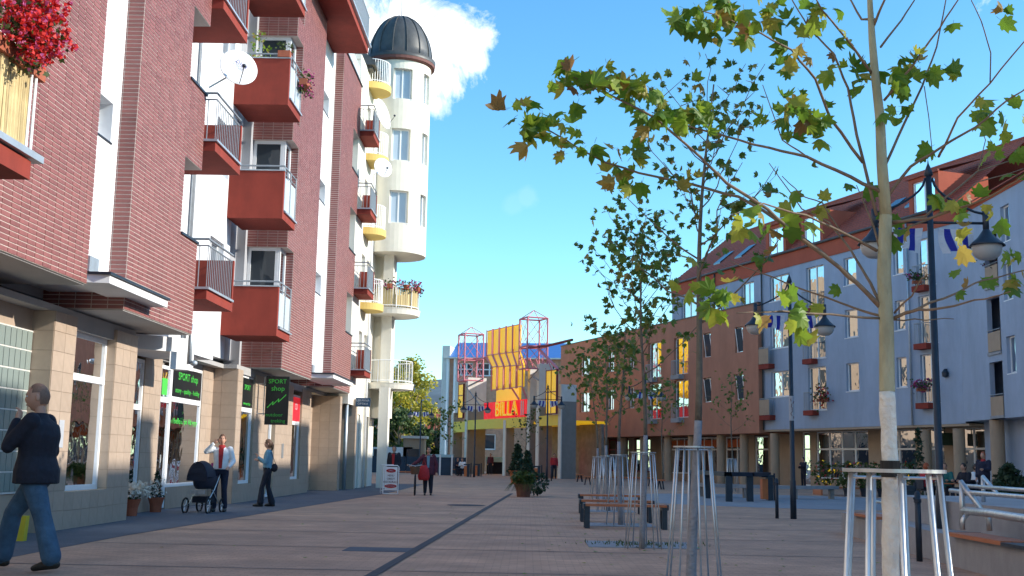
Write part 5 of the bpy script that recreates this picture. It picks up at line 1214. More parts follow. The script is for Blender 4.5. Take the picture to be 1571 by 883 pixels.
def boxflowers(x0, x1, y0, y1, z, label, n, m='petal_pink', pot=True, fall=.15, leafm='leaf_green', name='flower_box', potm='terracotta'):
    r_ = T(name, label, 'flower box', ((x0+x1)/2, (y0+y1)/2, z))
    if pot: q = MB(); q.box(x0, x1, y0, y1, z, z+.18); q.build('planter', potm, r_)
    q = MB(); pts = []
    for i in range(n):
        p = Vector((random.uniform(x0-.05, x1+.05), random.uniform(y0, y1), z+.2+random.uniform(-fall, .25))); leaf_small(q, Matrix.Translation(p) @ rand_rot(.2) @ Matrix.Scale(random.uniform(.05, .10), 4)); pts.append(p+Vector((.05, -.04, .02)))
    q.build('foliage', leafm, r_)
    if m: blossoms(r_, pts[:n//5], .05, m, 3)
    return r_
z2 = 4.38+6.28
boxflowers(-6.95, -6.62, 29.45, 29.66, z2+1.34, 'terracotta flower box on the cheek wall of the upper red balcony', 60, None, fall=.05)
shrubby('potted_plant', 'plant', 'orange and green potted plant in the upper red balcony behind the satellite dish', (-7.6, 30.0, z2+.3), .28, .75, 150, 'leaf', .09, 'terracotta', .14, .25, z0=.45)
boxflowers(-6.58, -6.36, 30.6, 31.3, z2+.95, 'terracotta flower box hanging outside the glazed front of the upper red balcony', 160, 'petal_pink', fall=.4)
for k, (lab, z, x, y) in enumerate([('round balcony', 7.75+.95, -5.1, 50.2)]):
    r_ = T('flower_boxes', 'pink and violet flowers in pots along the reed-screened round balcony', 'flowers', (-6.2, 50.2, z)); q = MB(); pts = []
    for i in range(420):
        a = random.uniform(-2.6, 1.2); rr = 1.28+random.gauss(0, .08); p = Vector((-6.2+rr*cos(a), 50.2+rr*sin(a), z+random.gauss(.06, .14))); leaf_small(q, Matrix.Translation(p) @ rand_rot(.2) @ Matrix.Scale(random.uniform(.06, .13), 4)); pts.append(p)
    q.build('foliage', 'leaf_green', r_); blossoms(r_, pts[:90], .07, 'petal_pink', 3)
    q = MB()
    for a in (-2.1, -1.5, -.9, -.3): q.lathe((-6.2+1.27*cos(a), 50.2+1.27*sin(a), z-.12), [(.001, 0), (.10, 0), (.14, .2), (.12, .2)], 10)
    q.build('pot', 'terracotta', r_)
# flowers hung on the blue block
for i, (px, py, zc, lab) in enumerate([(1262, 607, 4.5, 'red and pink flowers hung on the balconette above the toy shop window'), (1416, 590, 5.0, 'flower basket on the balconette left of the nearest lamp, lowest floor'), (1409, 425, 10.7, 'dark plants in the topmost balconette left of the nearest lamp'), (1518, 385, 11, 'dark red flowers hanging on the upper loggia beside the lamp head')]):
    d = pray(px, py); n = FR.to_3x3() @ Vector((0, 1, 0)); o = FR @ Vector((0, .45, 0)); t = (o-Vector((0, 0, EYE))).dot(n)/d.dot(n); p = Vector((0, 0, EYE))+d*t
    if i == 3: p = onX(px, py, XW-.15)
    r_ = T('hanging_flowers', lab, 'flowers', p); q = MB(); pts = []
    for k in range(170):
        v = p+Vector((random.gauss(0, .28), random.gauss(0, .16), random.gauss(0, .28) if i in (0, 3) else random.gauss(0, .14))); leaf_small(q, Matrix.Translation(v) @ rand_rot(.2) @ Matrix.Scale(random.uniform(.08, .15), 4)); pts.append(v)
    q.build('foliage', 'leaf_green', r_); blossoms(r_, pts[:40 if i != 2 else 8], .09, ['petal_red', 'petal_pink', 'petal_pink', 'maroon_cloth'][i], 3)
    q = MB(); q.box(p.x-.3, p.x+.3, p.y-.1, p.y+.1, p.z-.32, p.z-.18); q.build('planter', 'terracotta', r_)
# pots at the shop doors
r_ = shrubby('flower_pot', 'flower pot', 'white chrysanthemums in a dark red pot by the first shop door', (-8.12, 23.6, 0), .25, .09, 130, 'leaf_green', .06, 'terracotta', .19, .34, z0=.34)
blossoms(r_, [Vector((-8.12+random.gauss(0, .15), 23.55+random.gauss(0, .15), .50+random.uniform(-.08, .14))) for i in range(130)], .06, 'petal_white', 4)
r_ = shrubby('potted_conifer', 'potted plant', 'small conifer with pale tips in a red pot beside the sport shop door', (-8.15, 25.3, 0), .17, .34, 260, 'leaf_conifer', .05, 'terracotta', .17, .32, z0=.22, conical=True)
blossoms(r_, [Vector((-8.15+random.gauss(0, .1), 25.2+random.gauss(0, .08), .5+random.uniform(-.1, .2))) for i in range(20)], .04, 'petal_white', 3)
# planters in the middle of the square
c = onZ(803, 762)
shrubby('planter_plant', 'planter', 'low round planter with trailing grass at the end of the drainage channel', (c.x, c.y, 0), .42, .22, 500, 'leaf_green', .12, 'pot_brown', .33, .45, z0=.42)
q = MB()
for i in range(90):
    a = random.random()*6.28; L_ = random.uniform(.4, .8); p = [Vector((c.x, c.y, .5))]
    for k in range(1, 5): s = k/4; p.append(Vector((c.x+cos(a)*L_*s, c.y+sin(a)*L_*s, .5+.45*s-.75*s*s)))
    q.tube(p, [.012, .010, .008, .005, .002], 3, caps=False)
o = q.build('trailing_grass', 'leaf_green'); o['label'] = 'long arching grass blades spilling from the low round planter'; o['category'] = 'grass'; o['kind'] = 'stuff'
c2 = onZ(792, 739); 
shrubby('planter_plant', 'planter', 'dark conifer in a wooden tub left behind the low round planter', (onY(793, 735, 62).x, 62, 0), .5, .80, 800, 'leaf_conifer', .16, 'wood_red', .45, .7, z0=.5, conical=True)
shrubby('planter_plant', 'planter', 'dark conifer in a tub right behind the low round planter', (onY(809, 735, 60).x, 60, 0), .38, .62, 500, 'leaf_conifer', .15, 'wood_red', .35, .6, z0=.5, conical=True)
shrubby('planter_plant', 'planter', 'blue-green juniper spreading beside the low round planter', (c.x+.5, c.y+1.2, 0), .42, .35, 300, 'leaf_conifer', .12, z0=.1)
plane_tree('thin olive-green small tree in the supermarket entrance', 806, 74, 3.9, 1.6, 1.3, 14, 130, .06, group='thin trees in front of the supermarket', seed=41, matn='leaf_green', lsize=(.10, .17), lime=.3)
plane_tree('thin climbing tree on the left edge of the supermarket', 686, 90, 5.4, 2.0, 1.2, 14, 200, .06, group='thin trees in front of the supermarket', seed=42, matn='leaf_dark', lsize=(.14, .22), lime=.3)
random.seed(3)
# ------------------------------------------------------------------ satellite dishes
def dish(c, nrm, R_, label, mount, lnb=True, letter=None):
    n = Vector(nrm).normalized(); r_ = T('satellite_dish', label, 'satellite dish', c); rot = Vector((0, 0, 1)).rotation_difference(n).to_matrix().to_4x4(); M = Matrix.Translation(c) @ rot
    q = MB(M); pr = [(R_*t, .24*R_*t*t) for t in (.001, .2, .4, .6, .8, 1)]; q.lathe((0, 0, 0), pr+[(R_*1.02, .24*R_-.012)]+[(a, b-.014) for a, b in reversed(pr)], 40, sy=1.06); q.build('reflector', 'dish', r_, smooth=True)
    if lnb:
        up = (rot.to_3x3().inverted() @ Vector((0, 0, -1))); up.z = 0; up.normalize()
        q = MB(M); q.tube([tuple(up*R_*1.0+Vector((0, 0, .2*R_))), tuple(up*R_*.42+Vector((0, 0, .95*R_)))], .010, 6); q.ball(tuple(up*R_*.36+Vector((0, 0, .97*R_))), .045, 8, 5); q.build('receiver_arm', 'dark_metal', r_)
    q = MB(); q.tube([Vector(c)-n*.02, Vector(c)-n*.14, Vector(mount)], .018, 6); q.build('bracket', 'galv', r_)
    return r_, M
dr, DM = dish(Vector((-6.27, 23.0, 9.36)), (.55, -.80, .25), .40, 'large white satellite dish on the rail of the middle railed balcony', (-6.85, 23.0, 8.95))
tl = text('lettering', 'DIGI', .13, (0, 0, 0), (0, 0, 0), 'flag_blue', dr, .002)
tl.matrix_basis = Matrix.Translation(-wloc(dr)) @ (DM @ Matrix.Translation((.0, .12, .065)) @ Matrix.Rotation(0, 4, 'Z')); 
dish(onY(586, 258, 44.2), (.6, -.75, .2), .40, 'grey satellite dish lower on the cream building', onY(574, 268, 45.0))
dish(onY(583, 176, 43.6), (.8, -.25, .2), .62, 'large bright satellite dish edge-on below the eaves of the cream building', onY(577, 190, 45.0))
# ------------------------------------------------------------------ signs
HS = T('hanging_sign', 'black hanging sport shop sign with green lettering', 'sign', (-7.2, 32.5, 2.85))
q = MB(); q.box(-7.50, -6.84, 32.44, 32.5, 2.14, 3.52); q.build('board', 'sign_black', HS)
q = MB(); q.tube([(-7.76, 32.47, 3.3), (-7.5, 32.47, 3.3)], .02, 6); q.tube([(-7.76, 32.47, 2.45), (-7.5, 32.47, 2.45)], .02, 6); q.tube([(-7.55, 32.47, 2.4), (-7.55, 32.47, 3.5)], .015, 5); q.build('bracket', 'galv', HS)
RX = (pi/2, 0, 0); GX = -7.17
text('lettering', 'SPORT', .175, (GX, 32.432, 3.37), RX, 'green_paint', HS); text('lettering', 'shop', .20, (GX+.02, 32.432, 3.17), RX, 'green_paint', HS)
text('lettering', 'outdoor', .145, (GX-.06, 32.432, 2.42), RX, 'green_paint', HS); text('lettering', 'treking', .145, (GX+.06, 32.432, 2.25), RX, 'green_paint', HS)
q = MB(); zz = [(-.27, 2.62), (-.10, 2.80), (-.12, 2.70), (.06, 2.88), (.04, 2.78), (.26, 3.0)]; q.tube([(GX+a, 32.43, b) for a, b in zz], .012, 5); q.build('zigzag_mark', 'green_paint', HS)
# lettering and black films in the sport shop windows
def winfilm(x, y0, y1, z0, z1, lines, label, m='sign_black', lm='green_paint'):
    r_ = T('window_film', label, 'window sign', (x, (y0+y1)/2, z0))
    if m: q = MB(); q.box(x-.004, x, y0, y1, z0, z1); q.build('film', m, r_)
    for s, size, z, sx_ in lines: text('lettering', s, size, (x+.004, (y0+y1)/2, z), (pi/2, 0, pi/2), lm, r_, .002, sx=sx_)
    return r_
winfilm(-8.395, 26.8, 29.1, 2.63, 3.33, [('SPORT shop', .26, 3.12, 1.2), ('story - quality - hobby', .17, 2.78, 1.3)], 'black window band with green lettering over the sport shop window')
winfilm(-8.395, 26.8, 29.1, 1.9, 2.2, [('hello ... pn Vd vypy', .19, 2.05, 1.3)], 'line of green lettering across the clear pane of the sport shop window', None)
winfilm(-7.79, 30.83, 32.1, 2.58, 3.38, [('SPORT', .20, 3.12, 1.1), ('www.sportshop', .12, 2.68, 1.0)], 'black window band with green lettering over the narrow window')
q = MB(); q.box(-8.40, -8.396, 25.98, 26.35, 2.62, 3.0); o = q.build('window_film', 'green_paint'); o['label'] = 'plain green square over the sport shop door'; o['category'] = 'window sign'
winfilm(-7.79, 37.6, 38.9, 2.43, 3.22, [('CD', .3, 2.9, 1)], 'red poster over the shop window past the hanging sign', 'sign_red', 'flag_white')
winfilm(-8.24, 40.8, 42.2, 2.53, 3.1, [], 'plain yellow film over the recessed shop window', 'sign_yellow')
q = MB(); q.box(-8.40, -8.395, 23.75, 24.0, 1.35, 1.75); o = q.build('notice', 'flag_white'); o['label'] = 'pale paper notice on the first shop door'; o['category'] = 'notice'
q = MB(); q.box(-8.40, -8.395, 23.75, 24.0, 1.15, 1.28); o = q.build('notice', 'orange_plastic'); o['label'] = 'orange sticker under the pale notice on the first shop door'; o['category'] = 'notice'
q = MB(); q.box(-7.69, -7.68, 18.65, 18.85, 1.35, 1.8); o = q.build('notice', 'flag_white'); o['label'] = 'small framed notice on the beige pillar behind the walking man'; o['category'] = 'notice'
q = MB(); q.box(-7.74, -7.72, 36.0, 36.25, 1.2, 1.65); o = q.build('intercom_panel', 'galv'); o['label'] = 'steel intercom panel on the beige wall past the hanging sign'; o['category'] = 'intercom'
BS = T('blue_sign', 'small blue sign with two pale text lines on the cream building corner', 'sign', (-6.6, 45.6, 3.4))
a, b = onY(546, 610, 45.3), onY(568, 624, 45.3); q = MB(); q.box(a.x, b.x, 45.25, 45.3, b.z, a.z); q.build('board', 'sign_blue', BS)
for k in (.3, .68): text('lettering', 'LEKARNA' if k < .5 else 'OPTIKA', .12, ((a.x+b.x)/2, 45.24, a.z+(b.z-a.z)*k), RX, 'flag_white', BS, .002)
# white pavement sign
AS = T('pavement_sign', 'white pavement sign with red ovals and dark text lines on a tube frame', 'sign', (-4.75, 40.3, 0))
a, b = onY(587, 758, 40.0), onY(613, 712, 40.3)
q = MB(); x0, x1 = a.x, b.x
q.tube([(x0, 40, .03), (x0, 40.15, .95), (x0+.05, 40.16, 1.0), (x1-.05, 40.16, 1.0), (x1, 40.15, .95), (x1, 40, .03), (x0, 40, .03)], .018, 8); q.tube([(x0-.12, 40.55, .12), (x0, 40.3, .15), (x1, 40.3, .15)], .015, 6); q.tube([(x0-.15, 40.6, .02), (x0-.12, 40.25, 1.02), (x1-.2, 40.25, 1.02)], .015, 6); q.build('frame', 'white_frame', AS)
q = MB(); q.box(x0+.05, x1-.04, 40.06, 40.08, .17, .95); q.build('board', 'white_frame', AS)
for z, w in ((.82, .17), (.29, .21)):
    q = MB(); q.v = []; n_ = 24; q.prism([((x0+x1)/2+w*cos(2*pi*i/n_), z+.065*sin(2*pi*i/n_)) for i in range(n_)], 40.045, 40.058, 0, 'y'); q.build('oval_mark', 'red_cloth', AS)
for s, z in (('MENU', .65), ('OBEDY', .54), ('RESTAURACE', .43)): text('lettering', s, .095, ((x0+x1)/2, 40.05, z), RX, 'maroon_cloth', AS, .002, sx=.9)
text('lettering', 'GRILL', .07, ((x0+x1)/2, 40.04, .82), RX, 'flag_white', AS, .002); text('lettering', 'OTEVRENO', .06, ((x0+x1)/2, 40.04, .29), RX, 'flag_white', AS, .002)
# ------------------------------------------------------------------ far left: tents, kiosk, trees, fence
def fartree(px, Y, H, R_, label, leafm, n, seed, grp='yellowing trees beyond the square', tz_=.18, sx=1.):
    random.seed(seed); x = onY(px, 700, Y).x; r_ = T('broadleaf_tree', label, 'tree', (x, Y, 0), group=grp)
    q = MB(); q.tube([(x, Y, 0), (x+.2, Y, H*.3), (x-.1, Y, H*.6), (x, Y, H*.9)], [.35, .28, .16, .04], 8); q.build('trunk', 'twig', r_)
    q = MB(); bl = []
    for i in range(26):
        t = random.random(); a = random.random()*6.28; rr = R_*sqrt(max(0, 1-(2*t-1.0)**2))*random.uniform(.3, .9); p = Vector((x+rr*cos(a)*sx, Y+rr*sin(a), H*(tz_+(.93-tz_)*t))); bl.append((p, R_*random.uniform(.22, .42)))
        q.tube([(x, Y, p.z*.6), p], [.08, .02], 4)
    q.build('branch', 'twig', r_)
    q = MB()
    for i in range(n):
        p, s = random.choice(bl); d_ = Vector((random.gauss(0, 1), random.gauss(0, 1), random.gauss(0, 1))).normalized()*s*random.random()**.4
        leaf_small(q, Matrix.Translation(p+d_) @ rand_rot(.3) @ Matrix.Scale(random.uniform(.28, .5), 4))
    q.build('foliage', leafm, r_)
fartree(626, 150, 14.4, 3.9, 'tall yellow-green tree directly behind the farthest left lamp', 'leaf_yellow', 4200, 51, tz_=.12)
fartree(598, 146, 13.0, 3.6, 'yellow-green tree behind the round balconies of the cream building', 'leaf_yellow', 3200, 52, tz_=.1)
fartree(640, 158, 11.0, 3.0, 'yellow tree between the lamp and the brick building', 'leaf_yellow', 2600, 53, tz_=.1)
fartree(612, 138, 7.2, 3.2, 'low green tree behind the people, left of the lamp', 'leaf_green', 2300, 54, tz_=.05)
fartree(668, 140, 7.0, 3.0, 'low dark green tree right of the kiosk', 'leaf_green', 2300, 55, tz_=.05)
fartree(572, 140, 9.5, 3.0, 'dark green tree seen through the cream arcade', 'leaf_green', 2300, 56, tz_=.05)
fartree(640, 136, 5.0, 2.6, 'low green bush behind the kiosk', 'leaf_green', 1500, 57, tz_=.02)
random.seed(8)
K = T('kiosk', 'small cream kiosk with flat roof below the yellow trees', 'kiosk', (onY(633, 700, 98).x, 98, 0))
a, b = onY(619, 672, 98), onY(650, 700, 98); q = MB(); q.box(a.x, b.x, 98, 100, 0, a.z); q.build('wall', 'beige_wall', K); q = MB(); q.box(a.x-.2, b.x+.2, 97.8, 100.2, a.z+.002, a.z+.22); q.build('roof', 'white_render', K); q = MB(); q.box(a.x+.3, b.x-.3, 97.95, 97.99, 1.0, 2.0); q.build('window', 'pane_dark', K)
TN = T('market_tent', 'white and pale blue market tent with dark side walls, left of the supermarket', 'tent', (onY(678, 710, 86).x, 86, 0))
a, b = onY(657, 711, 86), onY(693, 726, 86); zt = onY(670, 698, 86).z
q = MB(); q.box(a.x, b.x, 85.98, 86, -.0, 1.35); q.build('side_wall', 'tarp_navy', TN)
q = MB(); ax, bx_ = a.x-.1, b.x+.1; z1_ = 1.55
for p in ([(ax, 85.9, z1_), (bx_, 85.9, z1_), ((ax+bx_)/2+.4, 87, zt), ((ax+bx_)/2-.4, 87, zt)], [(bx_, 85.9, z1_), (bx_, 88.5, z1_), ((ax+bx_)/2+.4, 87, zt)], [(ax, 88.5, z1_), (ax, 85.9, z1_), ((ax+bx_)/2-.4, 87, zt)], [(bx_, 88.5, z1_), (ax, 88.5, z1_), ((ax+bx_)/2-.4, 87, zt), ((ax+bx_)/2+.4, 87, zt)]): q.face(p)
q.box(ax, bx_, 85.88, 85.9, z1_-.22, z1_); q.build('canopy', 'tent_blue', TN)
for k in range(3): x = a.x+(b.x-a.x)*k/2; q = MB(); q.box(x-.06, x+.06, 85.85, 85.97, 0, 1.5); q.build('pole', 'white_frame', TN)
FN = T('site_fence', 'long dark blue tarpaulin fence across the far end of the square', 'fence', (-9, 95, 0))
q = MB(); 
for i in range(14):
    x = -19+i*1.0; q.box(x, x+.97, 95+.03*(i % 2), 95.03+.03*(i % 2), 0, 1.35)
q.build('panel', 'tarp_navy', FN)
VN = T('parked_van', 'white van behind the dark blue fence, left of the lamp', 'van', (onY(595, 700, 99).x, 99, 0))
a = onY(604, 697, 99); x0 = a.x-2.9
q = MB(); q.prism([(x0, .4), (x0+.1, 1.2), (x0+.7, 1.5), (x0+1.2, 2.1), (x0+4.6, 2.15), (x0+4.7, .4)], 98, 99.8, 0, 'y'); q.build('body', 'white_frame', VN)
for x in (x0+.9, x0+3.8): q = MB(); q.prism([(x+.33*cos(t*pi/8), .33+.33*sin(t*pi/8)) for t in range(16)], 97.95, 98.2, 0, 'y'); q.build('wheel', 'rubber', VN)
q = MB(); q.box(x0+1.3, x0+2.1, 97.97, 98, 1.35, 1.95); q.build('window', 'pane_dark', VN)
r_ = T('market_stall', 'dark market stall with pale blue canopy inside the supermarket passage', 'stall', (onY(765, 700, 100).x, 100, 0)); a, b = onY(746, 697, 100), onY(773, 707, 100)
q = MB(); q.box(a.x, b.x, 99, 101, b.z, a.z-.2); q.box(a.x, b.x, 98.9, 99, b.z-.1, b.z+.2); q.build('canopy', 'tent_blue', r_); q = MB(); q.box(a.x, b.x, 99.2, 101, 0, 1.1); q.build('counter', 'black_cloth', r_)
for x in (a.x+.05, b.x-.05): q = MB(); q.box(x-.04, x+.04, 99.0, 99.08, 0, b.z); q.build('pole', 'white_frame', r_)
# old brick house behind the passage, seen under the beam
HB = T('far_house', 'old brick house with pale band seen under the supermarket beam', 'building', (0, 135, 0)); q = MB(); q.box(onY(735, 700, 135).x, onY(800, 700, 135).x, 135, 142, 0, 7); q.build('wall', 'old_brick', HB); q = MB(); q.box(onY(760, 700, 134.9).x, onY(775, 700, 134.9).x, 134.9, 135, 2, 6.5); q.build('render_panel', 'white_render', HB)
RH = T('far_house', 'far house with dark red roof in the gap left of the brick building', 'building', (onY(670, 690, 160).x, 160, 0)); a, b = onY(656, 648, 160), onY(690, 700, 160)
q = MB(); q.box(a.x, b.x, 160, 168, 0, 5.2); q.build('wall', 'brown_stucco', RH); q = MB(); q.prism([(160-.4, 5.2), (164, 8.2), (168.4, 5.2)], a.x-.4, b.x+.4, 0, 'x'); q.build('roof', 'roof_tile', RH)
# ------------------------------------------------------------------ people (local frame: facing +y, left hand side is -x)
def V3(*a): return Vector(a)
def loft(q, rings, n=18):
    """rings: (centre, rx, ry)"""
    idx = [q.V([(c[0]+rx*cos(2*pi*j/n), c[1]+ry*sin(2*pi*j/n), c[2]) for j in range(n)]) for c, rx, ry in rings]
    for i in range(len(rings)-1):
        for j in range(n): j2 = (j+1) % n; q.f.append((idx[i]+j, idx[i]+j2, idx[i+1]+j2, idx[i+1]+j)); q.m.append(0)
    q.f.append(tuple(idx[0]+j for j in range(n-1, -1, -1))); q.m.append(0); q.f.append(tuple(idx[-1]+j for j in range(n))); q.m.append(0)
def chain(q, pts, rad, n=12):
    P, R = [], []
    for i in range(len(pts)-1):
        for k in range(6):
            t = k/6; P.append(pts[i].lerp(pts[i+1], t)); R.append(rad[i]+(rad[i+1]-rad[i])*t)
    P.append(pts[-1]); R.append(rad[-1])
    for i, (p, r) in enumerate(zip(P, R)):
        if i % 3 == 0: q.ball(p, r*1.0, 10, 6)
    q.tube(P, R, n)
def limbpts(J, s): return J
def person(label, loc, heading, J={}, top='navy_cloth', bottom='jeans', shoe='shoe', hair='hair_dark', hairlen=0, bald=False, scale=1., jacket_len=.0, collar=None, group=None, inner=None, head_turn=0., head_tilt=0., detail=True, flare=0., hood=False, build_=1.0, hs=1.):
    D = dict(pel=V3(0, 0, .95), wai=V3(0, .01, 1.08), che=V3(0, 0, 1.28), nek=V3(0, 0, 1.46), hed=V3(0, .02, 1.61),
             sL=V3(-.18, 0, 1.40), eL=V3(-.23, -.03, 1.12), wL=V3(-.22, .08, .88), sR=V3(.18, 0, 1.40), eR=V3(.23, -.03, 1.12), wR=V3(.22, .08, .88),
             hL=V3(-.09, 0, .92), kL=V3(-.10, .02, .50), aL=V3(-.10, 0, .09), hR=V3(.09, 0, .92), kR=V3(.10, .02, .50), aR=V3(.10, 0, .09), tL=None, tR=None)
    D.update(J); r_ = T('person', label, 'person', loc, heading, group); r_.scale = (scale,)*3; vx = .014 if detail else .022
    B = build_
    def rm(name, q, m, vox=vx, it=4): return evald(name, q, m, r_, [('REMESH', dict(mode='VOXEL', voxel_size=vox)), ('SMOOTH', dict(iterations=it, factor=.5))])
    # body in one surface
    q = MB(); c1, c2, c3 = D['pel'], D['wai'], D['che']
    loft(q, [(c1-V3(0, 0, .08), .13*B, .10*B), (c1, .155*B, .11*B), (c2, .13*B, .095*B), (c3, .155*B, .11*B), (c3+V3(0, 0, .12), .16*B, .09*B), (D['nek']-V3(0, 0, .03), .065, .06)])
    chain(q, [D['nek']-V3(0, 0, .06), D['nek'], D['hed']-V3(0, .015, .02)], [.06, .052, .05])
    for s in 'LR':
        chain(q, [D['s'+s], D['e'+s], D['w'+s]], [.05, .038, .026]); chain(q, [D['h'+s], D['k'+s], D['a'+s]], [.078, .05, .038])
    rm('body', q, 'skin')
    # head with a face
    H_ = Matrix.Translation(D['hed']) @ Matrix.Rotation(head_turn, 4, 'Z') @ Matrix.Rotation(head_tilt, 4, 'X') @ Matrix.Scale(hs, 4)
    q = MB(H_); n, k = 22, 18; rings = []
    for i in range(k+1):
        ph = pi*i/k; zc = -cos(ph); rr = max(sin(ph), .01); ring = []
        for j in range(n):
            a = 2*pi*j/n; x, y, z = rr*cos(a)*.074, rr*sin(a)*.094, zc*.118
            if z < 0: f = 1-.30*(z/-.118)**2*(1 if y > -.02 else .6); x *= f; y *= (1-.10*(z/-.118)) if y > 0 else 1-.25*(z/-.118)
            if y > .02:
                nose = math.exp(-((x/.013)**2+((z+.012)/.026)**2)); y += .022*nose
                for sx in (-1, 1): y -= .010*math.exp(-(((x-sx*.030)/.016)**2+((z-.020)/.014)**2))
                y += .006*math.exp(-(((x)/.028)**2+((z+.055)/.010)**2)); y += .008*math.exp(-((x/.03)**2+((z+.098)/.018)**2)); y += .004*math.exp(-((z-.042)/.012)**2)
            ring.append((x, y, z))
        rings.append(q.V(ring))
    for i in range(k):
        for j in range(n): j2 = (j+1) % n; q.f.append((rings[i]+j, rings[i]+j2, rings[i+1]+j2, rings[i+1]+j)); q.m.append(0)
    for sx in (-1, 1): q.ball((sx*.075, -.005, .0), (.012, .020, .032), 8, 6)
    hd = q.build('head', 'skin', r_, local=True, smooth=True)
    if detail:
        q = MB(H_)
        for sx in (-1, 1): q.ball((sx*.030, .080, .020), (.013, .007, .007), 8, 5); 
        q.build('eye', 'white_cloth', r_, local=True, smooth=True); q = MB(H_)
        for sx in (-1, 1): q.ball((sx*.030, .0855, .020), (.006, .004, .006), 8, 5); q.tube([(sx*.015, .090, .038), (sx*.030, .091, .042), (sx*.046, .083, .037)], .0035, 5)
        q.build('eyebrow', hair, r_, local=True); q = MB(H_); q.tube([(-.024, .082, -.054), (0, .0925, -.052), (.024, .082, -.054)], [.003, .006, .003], 6); q.build('mouth', 'maroon_cloth' if 0 else 'petal_pink' if 0 else 'terracotta', r_, local=True)
    # hair
    q = MB(H_); n, k = 26, 18; rings = []; meta = []
    for i in range(k+1):
        ph = pi*i/k; zc = cos(ph); rr = max(.01, sin(ph)); ring = []; mt_ = []
        for j in range(n):
            a = 2*pi*j/n; th = (1.035 if bald else 1.12)+.03*noise.noise((cos(a)*3, sin(a)*3, ph*3)); x, y, z = rr*cos(a)*.074, rr*sin(a)*.094, zc*.118
            if z < 0: y *= 1-.15*(z/-.118) if y > 0 else 1-.18*(z/-.118)
            ring.append((x*th, y*th-.004, z*th+.003)); mt_.append((y/.094, z))
        rings.append(q.V(ring)); meta.append(mt_)
    for i in range(k):
        for j in range(n):
            j2 = (j+1) % n; fy = (meta[i][j][0]+meta[i+1][j2][0])/2; fz = (meta[i][j][1]+meta[i+1][j2][1])/2
            if bald: keep = (fy < .42 and fz > .035) or (fy < -.18 and fz > -.065)
            else: keep = fz > .068 if fy > .55 else (fz > -.005 if fy > 0 else fz > -.085)
            if keep: q.f.append((rings[i]+j, rings[i]+j2, rings[i+1]+j2, rings[i+1]+j)); q.m.append(0)
    if hairlen: q.tube([(0, -.085, .03), (0, -.11, -.04), (0, -.10, -.04-hairlen*.6), (0, -.085, -.05-hairlen)], [.035, .04, .03, .010], 10)
    q.build('hair', hair, r_, local=True, smooth=True)
    # trousers
    q = MB(); loft(q, [(c1-V3(0, 0, .10), .150*B, .115*B), (c1, .172*B, .128*B), (c2-V3(0, 0, .02), .150*B, .115*B)])
    for s in 'LR':
        k_, a_ = D['k'+s], D['a'+s]; chain(q, [D['h'+s]-V3(0, 0, .02), k_, a_+(k_-a_)*.06], [.098*B, .068*B, .060+flare])
    rm('trousers', q, bottom)
    # shoes
    for s in 'LR':
        a = D['a'+s]; t = D['t'+s] or (a+V3(0, .17, -.055)); q = MB(); d_ = (t-a); d_.z = 0; hl = a-d_.normalized()*.045
        chain(q, [V3(hl.x, hl.y, a.z-.045), a.lerp(t, .55)+V3(0, 0, -.015), t], [.042, .043, .030]); rm('shoe', q, shoe, .012, 2)
    # top
    q = MB(); hem = c1-V3(0, 0, jacket_len)
    hw_ = 1.13 if jacket_len > 0 else 1.04
    loft(q, [(hem, .178*B*hw_, .140*B*hw_), (c1+V3(0, 0, .0), .178*B*hw_, .138*B*hw_), (c2, .168*B, .130*B), (c3, .185*B, .135*B), (c3+V3(0, 0, .10), .182*B, .115*B), (D['nek']-V3(0, 0, .045), .105, .085), (D['nek'], .070, .068)])
    for s in 'LR': e, w = D['e'+s], D['w'+s]; chain(q, [D['s'+s], e, e.lerp(w, .92)], [.074*B**.5, .060*B**.5, .044*B**.5])
    jk = rm('jacket', q, top)
    if collar: q = MB(); q.lathe(D['nek']+V3(0, .01, 0), [(.080, -.05), (.078, 0), (.062, .035), (.055, .02)], 16); q.build('scarf', collar, r_, local=True, smooth=True)
    if inner: q = MB(); fy = .142*B; q.prism([(-.055, 1.42), (.055, 1.42), (.035, c1.z+.02), (-.035, c1.z+.02)], fy-.02, fy+.008, 0, 'y'); q.build('shirt', inner, r_, local=True)
    # hands: palm, four unequal fingers, thumb
    for s in 'LR':
        w, e = D['w'+s], D['e'+s]; d_ = (w-e).normalized(); hd_ = D.get('hd'+s, d_).normalized(); sgn = -1 if s == 'L' else 1
        side = hd_.cross(V3(0, 1, 0)); 
        if side.length < .2: side = V3(1, 0, 0)
        side.normalize(); nrm = side.cross(hd_).normalized(); q = MB(); curl = D.get('curl'+s, .5)
        chain(q, [w-d_*.02, w+hd_*.03, w+hd_*.075], [.025, .030, .030])
        for f, (o, L_) in enumerate([(-.027, .066), (-.009, .078), (.010, .073), (.027, .056)]):
            b = w+hd_*.082+side*o; p1 = b+(hd_*cos(curl*.5)+nrm*sin(curl*.5))*L_*.5; p2 = p1+(hd_*cos(curl*1.4)+nrm*sin(curl*1.4))*L_*.5; chain(q, [b-hd_*.02, b, p1, p2], [.011, .0095, .0085, .007], 8)
        tb = w+hd_*.03-side*.028; chain(q, [tb, tb-side*.022+hd_*.028, tb-side*.026+hd_*.058+nrm*.012], [.013, .011, .008], 8)
        evald('hand', q, 'skin', r_, [('REMESH', dict(mode='VOXEL', voxel_size=.006 if detail else .010)), ('SMOOTH', dict(iterations=2, factor=.5))])
    return r_
def feet_at(px, py): p = onZ(px, py); return (p.x, p.y, 0)
